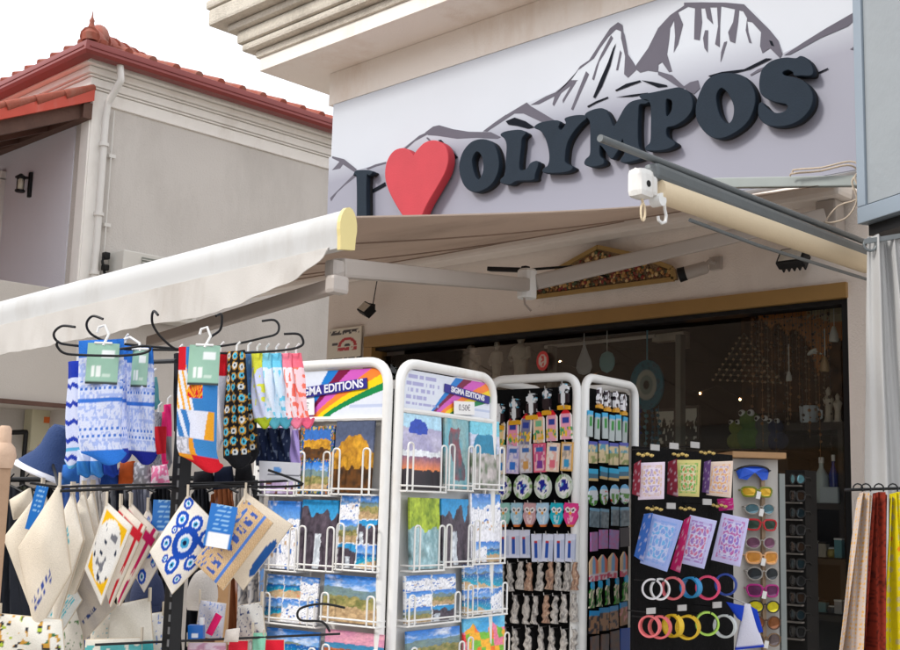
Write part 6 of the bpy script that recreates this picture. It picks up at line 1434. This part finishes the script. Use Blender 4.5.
def eyes(s):
    cs = [(.30, .80, .09), (.52, .50, .19), (.70, .82, .10), (.80, .56, .10), (.20, .42, .11), (.78, .24, .11), (.42, .16, .09), (.16, .14, .06), (.52, .82, .05), (.16, .62, .05), (.60, .08, .05), (.92, .9, .07)]
    def f(u, v):
        for x, y, r_ in cs:
            x = (x+s*.37) % 1; d = math.hypot(u-x, v-y)
            if d < r_*1.25:
                q = d/(r_*1.25)
                return H(15, 30, 70) if q < .16 else H(70, 170, 215) if q < .34 else H(225, 230, 240) if q < .55 else H(25, 75, 175)
        return H(232, 224, 212)
    return f
pouch([(124, 556), (148, 508), (168, 548), (144, 592)], eyes(1), 'evil eye pouch half hidden behind the larger evil eye pouch', 2.14, 0, (152, 500, 176, 547, 0), bulge=.008)
pouch([(150, 552), (188, 495), (228, 536), (172, 594)], eyes(0), 'diamond hung white pouch covered with bold blue evil eyes', 2.04, -5, bulge=.010, n=64)
pouch([(212, 548), (246, 493), (292, 525), (243, 590)], lambda u, v: H(35, 85, 150) if math.hypot((u-.45)*1.0, (v-.06)*3) < .28 and v < .14 else H(228, 214, 192), 'plain cream pouch behind the straw pouch, right of the post', 2.10, -4, bulge=.006)
def straw(u, v):
    bg = mixc(H(215, 185, 145), H(190, 155, 115), ((u*26) % 1 > .5) ^ ((v*20) % 1 > .5))
    if .22 < v < .30: return H(80, 125, 200)
    if .42 < v < .66 and .06 < u < .94 and abs((u*8) % 1-.5) < .34 and noise2(u*30, v*14, 7) > .38: return H(60, 90, 165)
    if v > .74 and noise2(u*20, v*20, 5) > .62: return H(70, 110, 180)
    return bg
pouch([(194, 562), (245, 499), (273, 523), (223, 590)], straw, 'woven straw coloured pouch with blue letters and stripe', 2.03, -2, (207, 505, 234, 548, 8), bulge=.008, n=64)
pouch([(0, 614), (62, 620), (66, 668), (-8, 668)], lambda u, v: (H(60, 110, 70), H(200, 150, 60), H(40, 40, 50), H(170, 190, 60))[int(noise2(u*9, v*9, 4)*3.99)] if noise2(u*16, v*12, 2) > .70 else H(226, 222, 210), 'white pouch with scattered confetti dashes at the bottom left corner', 2.0, 0, bulge=.012)
pouch([(112, 606), (150, 598), (154, 652), (108, 650)], lambda u, v: H(70, 170, 175) if v < .22 else H(228, 222, 208), 'cream pouch with a teal base low in front of the navy caps', 2.16, 5)
pouch([(86, 640), (142, 638), (142, 668), (84, 668)], lambda u, v: H(90, 170, 170) if .5 < v < .8 and noise2(u*12, v*9, 5) > .3 else H(220, 214, 200), 'teal banded pouch hanging from the lowest rail', 2.06, 0, bulge=.008)
for c, k, l in (([(229, 641), (248, 641), (247, 668), (228, 668)], (225, 40, 60), 'small bright red purse left on the lowest rail'), ([(264, 640), (284, 640), (284, 668), (263, 668)], (215, 30, 50), 'small bright red purse right of the mint one on the lowest rail'), ([(253, 633), (266, 633), (266, 668), (252, 668)], (140, 205, 175), 'small mint purse between the two red ones'), ([(188, 643), (226, 643), (226, 668), (188, 668)], (200, 150, 170), 'dusty pink patterned purse right of the post on the lowest rail')):
    pouch(c, lambda u, v, k=k: mixc(H(*k), H(240, 230, 235), .6 if (k[0] == 200 and noise2(u*9, v*6, 2) > .5) else 0), l, 2.14, 0, bulge=.006, name='small_purse', n=14, grp='small purses on the lowest rail')
# ------------------------------------------------------------------ hats
def cap(px, py, w, D, col, lab, turn, brimdir=-1):
    P0 = A(px, py, D); k = D/FPX; s = w*k/2; o = thing('baseball_cap', lab, 'cap', P0); M = Matrix.Translation(P0) @ Matrix.Rotation(-YAW+R(turn), 4, 'Z'); m_ = mat('cap_'+lab.split()[0], col, .9, var=.08, vs=20, bump=.3, bs=300)
    bm = B(); lathe(bm, [(s*.96, -s*1.0)]+[(s*math.cos(t), -s*.7+s*1.75*math.sin(t)) for t in [i*math.pi/2/9*.98 for i in range(10)]], 24, M); obj('crown', bm, m_, o, smooth=True)
    bm = B(); sheet(lambda u, v: ((u-.5)*s*1.8*(1-.15*v), -s*.98-s*.5*v, -s*(.75+.35*math.cos((u-.5)*3))*.9), 16, 8, None, .003, bm, M); obj('peak', bm, m_, o, smooth=True)
    bm = B(); lathe(bm, [(s*.08, 0), (s*.06, .006)], 8, M @ Matrix.Translation((0, 0, s*1.04))); obj('button', bm, m_, o)
cap(203, 586, 31, 2.3, (.50, .46, .42), 'cream baseball cap hanging right of the post', 0)
cap(148, 588, 34, 2.3, (.02, .03, .08), 'navy baseball cap left of the post under the evil eye pouches', 10)
# bucket hat: seen from the side, brim down to the left
hb = A(52, 455, 2.25); o = thing('bucket_hat', 'navy bucket hat with a white underbrim left of the socks', 'hat', hb); M = Matrix.Translation(hb) @ Matrix.Rotation(YAW, 4, 'Z').inverted() @ Matrix.Rotation(R(22), 4, 'Y')
k = 2.25/FPX; bm = B(); lathe(bm, [(23*k*1.28, -19*k), (24*k*1.15, -16*k), (17*k*1.05, -2*k), (15*k, 6*k), (14*k, 22*k), (11*k, 29*k), (3*k, 31*k)], 30, M); obj('crown', bm, mat('navy_twill', (.025, .055, .16), .9, var=.12, vs=20, bump=.4, bs=400), o, smooth=True)
bm = B(); lathe(bm, [(31*k, -21.5*k), (31*k, -20*k), (18*k, -5*k), (17*k, -6.5*k)], 30, M); obj('underbrim', bm, mat('white_lining', (.75, .75, .78), .9), o, smooth=True)
bm = B(); tube(bm, [M @ Vector((0, 0, 28*k)), A(66, 440, 2.2), A(100, 488, 2.12)], .0025, 6); wire([hb+Vector((.0, .0, -.01)), A(60, 491, 2.06)], .003, 'hat_peg'); bm.free()
# wooden post with a peach scarf bundle at far left
wp = A(-3, 540, 1.95); o = thing('wooden_post', 'light wooden post at the far left edge with a padded peach top', 'post', (wp.x, wp.y, 0)); zt_ = A(4, 452, 1.95).z
bm = B(); box(bm, (wp.x-.003, wp.y, zt_/2), (.022, .022, zt_), Matrix.Identity(4), bev=.003); obj('shaft', bm, mat('light_oak', (.40, .25, .15), .6, var=.15, vs=14, bump=.2), o)
bm = B(); lathe(bm, [(.017, -.03), (.022, -.01), (.019, .004), (.012, .012), (.011, .035), (.007, .04)], 14, Matrix.Translation((wp.x-.004, wp.y, zt_+.004))); obj('top', bm, mat('peach_pad', (.58, .40, .28), .8, var=.1, bump=.3), o, smooth=True)
# cream round bag + dark goods filling behind the pouches
F = facing(22, 505, 2.35, 0); t = thing('round_bag', 'cream half round fabric bag among dark goods at the far left', 'bag', F.M(*F.uz(22, 505)).translation); soft('body', F, [(10, 500), (30, 488), (34, 512), (14, 520)], lambda u, v: H(212, 200, 180), 0, .01, .02, 16, 16, CLOTH, t)
# second dark garment rail behind everything at the left
gr_ = thing('garment_rail', 'dark back rail of clothes and bags behind the pouch stand', 'rail', Vector((A(120, 560, 2.75).x, A(120, 560, 2.75).y, 0)))
bm = B(); tube(bm, [A(-30, 480, 2.75), A(262, 478, 2.85)], .006, 8)
for x in (-25, 255):
    p = A(x, 480, 2.8); tube(bm, [p, (p.x, p.y, .02)], .012, 8)
obj('frame', bm, M_black, gr_, smooth=True)
bags = [(-5, 24, (40, 42, 48), 'charcoal'), (10, 38, (70, 72, 60), 'olive grey'), (30, 60, (24, 24, 30), 'black'), (56, 84, (60, 90, 150), 'denim blue'), (80, 108, (170, 165, 160), 'pale grey'), (104, 134, (28, 30, 40), 'midnight'), (128, 154, (90, 92, 105), 'slate'), (148, 176, (20, 20, 24), 'jet black'), (188, 214, (30, 32, 38), 'graphite'), (208, 238, (120, 70, 40), 'tan brown'), (232, 258, (150, 145, 140), 'silver grey')]
for i, (x0, x1, c, cn) in enumerate(bags):
    D = 2.72+.03*(i % 3); F = facing((x0+x1)/2, 560, D, 20-13*(i % 3)); t = thing('hanging_garment', '%s garment on the dark rail behind the pouches' % cn, 'garment', F.M(*F.uz((x0+x1)/2, 486)).translation, 'dark garments on the back rail'); p0 = quadpos(F, [(x0+4, 486), (x1-4, 486), (x1+5, 690), (x0-4, 692)], 0, 0)
    def pos(u, v, p0=p0, i=i): x, z, y = p0(u, v); return (x, z-.02*(abs(2*u-1)**2)*(v > .96), -.025*math.sin(u*10+i+v)*(1.1-v)-.006*math.sin(u*31+v*9))
    bm = B(); sheet(pos, 26, 26, (lambda u, v, c=c, i=i: mixc(H(*c), H(200, 200, 205), .25*(noise2(u*4, v*9, i) > .8))), .003, bm, F.M(0, 0, 0)); obj('cloth', bm, CLOTH, t, smooth=True)
    bm = B(); q = F.M(*F.uz((x0+x1)/2, 487)).translation; tube(bm, [q-F.R*.04-Vector((0, 0, .012)), q+Vector((0, 0, .004)), q+F.R*.04-Vector((0, 0, .012))], .003, 6); tube(bm, [q, q+Vector((0, 0, .02)), q+F.R*.01+Vector((0, 0, .03))], .002, 6); obj('hanger', bm, M_black, t)
# more stock crowding the stand: folded cloth under the socks and pale pouches low down
for i, (x, y, w_, h_, c, cn) in enumerate(((72, 474, 20, 18, (50, 110, 190), 'mid blue'), (90, 477, 22, 20, (205, 212, 235), 'white and blue'), (110, 476, 20, 18, (30, 70, 150), 'royal blue'), (128, 473, 18, 20, (210, 95, 40), 'burnt orange'), (142, 474, 20, 22, (150, 150, 155), 'grey marl'), (160, 476, 20, 20, (225, 120, 160), 'pink'), (204, 480, 22, 16, (24, 24, 30), 'black'), (224, 478, 22, 20, (22, 30, 52), 'ink blue'), (244, 476, 20, 20, (18, 18, 22), 'coal black'))):
    F = facing(x, y, 2.19, 10-(i % 3)*12)
    def cf(u, v, c=c, i=i): return mixc(H(*c), H(235, 235, 240), .7*(noise2(u*9, v*9, i) > .62)) if i in (1, 4, 5) else mixc(H(*c), (0, 0, 0), .25*noise2(u*5, v*5, i))
    o = soft('folded_socks', F, [(x-w_/2+2, y-h_/2), (x+w_/2-3, y-h_/2-2), (x+w_/2, y+h_/2), (x-w_/2, y+h_/2+2)], cf, 0, .008, .014, 20, 20); tag(o, '%s folded sock bundle below the hanging socks, %s from the left' % (cn, ORD[i]), 'socks', 'folded sock bundles under the hanging socks')
lowp = [([(56, 606), (80, 600), (84, 650), (54, 654)], (232, 228, 218), (90, 130, 80), 'white pouch with sparse green sprigs low beside the confetti one'), ([(92, 612), (118, 607), (120, 648), (90, 650)], (225, 218, 205), (120, 170, 180), 'oatmeal pouch with faint teal marks in the lowest rank'),
        ([(138, 616), (164, 612), (170, 655), (136, 658)], (228, 224, 216), (60, 110, 190), 'white pouch with small blue sprigs left of the post near the bottom'), ([(200, 600), (226, 604), (222, 640), (196, 636)], (205, 205, 215), (110, 140, 200), 'pale blue speckled pouch low right of the post'), ([(238, 606), (262, 602), (266, 640), (240, 642)], (218, 214, 206), (40, 60, 110), 'off white pouch with navy specks beside the lace scarf')]
for i, (c, a_, b_, l) in enumerate(lowp):
    pouch(c, lambda u, v, a_=a_, b_=b_, i=i: H(*b_) if noise2(u*17, v*17, i) > .80 else mixc(H(*a_), (.3, .28, .25), .2*noise2(u*4, v*4, i)), l, 2.2, 8-(i % 2)*14, bulge=.014, n=34)
# lace scarf, wooden easel legs, blue card, pink strip right of the post
F = facing(250, 600, 2.4, 0); t = thing('lace_scarf', 'silvery grey lace scarf hanging between the post and the postcards', 'scarf', F.M(*F.uz(250, 575)).translation); p0 = quadpos(F, [(240, 560), (264, 562), (262, 660), (236, 662)], 0, 0)
bm = B(); sheet(lambda u, v: (p0(u, v)[0], p0(u, v)[1], -.012*math.sin(u*14+v*2)), 26, 50, lambda u, v: H(120, 120, 125) if noise2(u*16, v*40, 3) > .55 else (H(90, 130, 180) if u > .88 else H(196, 190, 184)), .002, bm, F.M(0, 0, 0)); obj('cloth', bm, CLOTH, t, smooth=True); bm = B(); tube(bm, [F.M(*F.uz(252, 562)).translation, A(250, 486, 2.16)], .002, 6); obj('cord', bm, M_pipe, t)
q = A(227, 600, 2.5); bm = B(); beam(bm, A(226, 560, 2.5), (A(223, 560, 2.5).x, A(223, 560, 2.5).y, 0), .022, .022); tag(obj('wooden_stake', bm, M_woodp), 'brown wooden stake behind the cream cap', 'stake')
F = facing(197, 632, 2.12, 0); t = thing('blue_box', 'small blue carton with white mark beside the post near the bottom', 'carton', F.M(*F.uz(197, 640)).translation); soft('carton', F, [(189, 625), (204, 625), (204, 640), (189, 640)], lambda u, v: H(225, 230, 240) if .25 < u < .7 and .2 < v < .45 else H(20, 100, 185), 0, .02, .0005, 14, 14, PRINT, t); soft('lid', F, [(200, 618), (204, 618), (204, 625), (200, 625)], lambda u, v: H(230, 230, 230), 0, .01, .0005, 4, 4, PRINT, t)
F = facing(215, 625, 2.12, 0); o = soft('hair_band', F, [(216, 613), (222, 617), (212, 636), (206, 633)], lambda u, v: H(215, 30, 100), 0, .006, .004, 8, 16); tag(o, 'bright pink slanted hair band above the lowest rail', 'hair band')
F = facing(232, 640, 2.1, 0); o = soft('hair_bow', F, [(226, 630), (240, 628), (238, 642), (224, 642)], lambda u, v: H(215, 205, 195), 0, .006, .008, 10, 10); tag(o, 'cream ribbon bow above the red purse on the lowest rail', 'hair bow')
# ================================================================== light
w = bpy.data.worlds.new('World'); sc.world = w; w.use_nodes = True; nt = w.node_tree; bg = nt.nodes['Background']
sky = nt.nodes.new('ShaderNodeTexSky'); sky.sky_type = 'NISHITA'; sky.sun_disc = False
EL, AZ = 38, 200                      # sun high behind the camera's left shoulder, veiled
sky.sun_elevation = R(EL); sky.sun_rotation = R(AZ); sky.air_density = 1.0; sky.dust_density = 3.0; sky.ozone_density = 1.0
tc = nt.nodes.new('ShaderNodeTexCoord'); cn = nt.nodes.new('ShaderNodeTexNoise'); cn.inputs['Scale'].default_value = 2.2; cn.inputs['Detail'].default_value = 7
nt.links.new(tc.outputs['Generated'], cn.inputs['Vector'])
cr_ = nt.nodes.new('ShaderNodeValToRGB'); cr_.color_ramp.elements[0].position = .2; cr_.color_ramp.elements[0].color = (.72, .72, .72, 1); cr_.color_ramp.elements[1].position = .6
nt.links.new(cn.outputs['Fac'], cr_.inputs['Fac'])
mxx = nt.nodes.new('ShaderNodeMix'); mxx.data_type = 'RGBA'; nt.links.new(cr_.outputs['Color'], mxx.inputs['Factor']); nt.links.new(sky.outputs[0], mxx.inputs['A']); mxx.inputs['B'].default_value = (9.5, 9.7, 10.2, 1)
nt.links.new(mxx.outputs['Result'], bg.inputs['Color']); bg.inputs['Strength'].default_value = .13
sd = bpy.data.lights.new('sun', 'SUN'); sd.energy = 1.7; sd.angle = R(11); sd.color = (1, .96, .90); so = bpy.data.objects.new('sun', sd); sc.collection.objects.link(so)
sv = Vector((math.sin(R(AZ))*math.cos(R(EL)), math.cos(R(AZ))*math.cos(R(EL)), math.sin(R(EL))))
so.rotation_euler = sv.to_track_quat('Z', 'Y').to_euler()
sc.view_settings.view_transform = 'Standard'; sc.view_settings.look = 'None'; sc.view_settings.gamma = 1; sc.view_settings.exposure = .42
sc.render.engine = 'CYCLES'; sc.cycles.max_bounces = 8; sc.cycles.transparent_max_bounces = 12
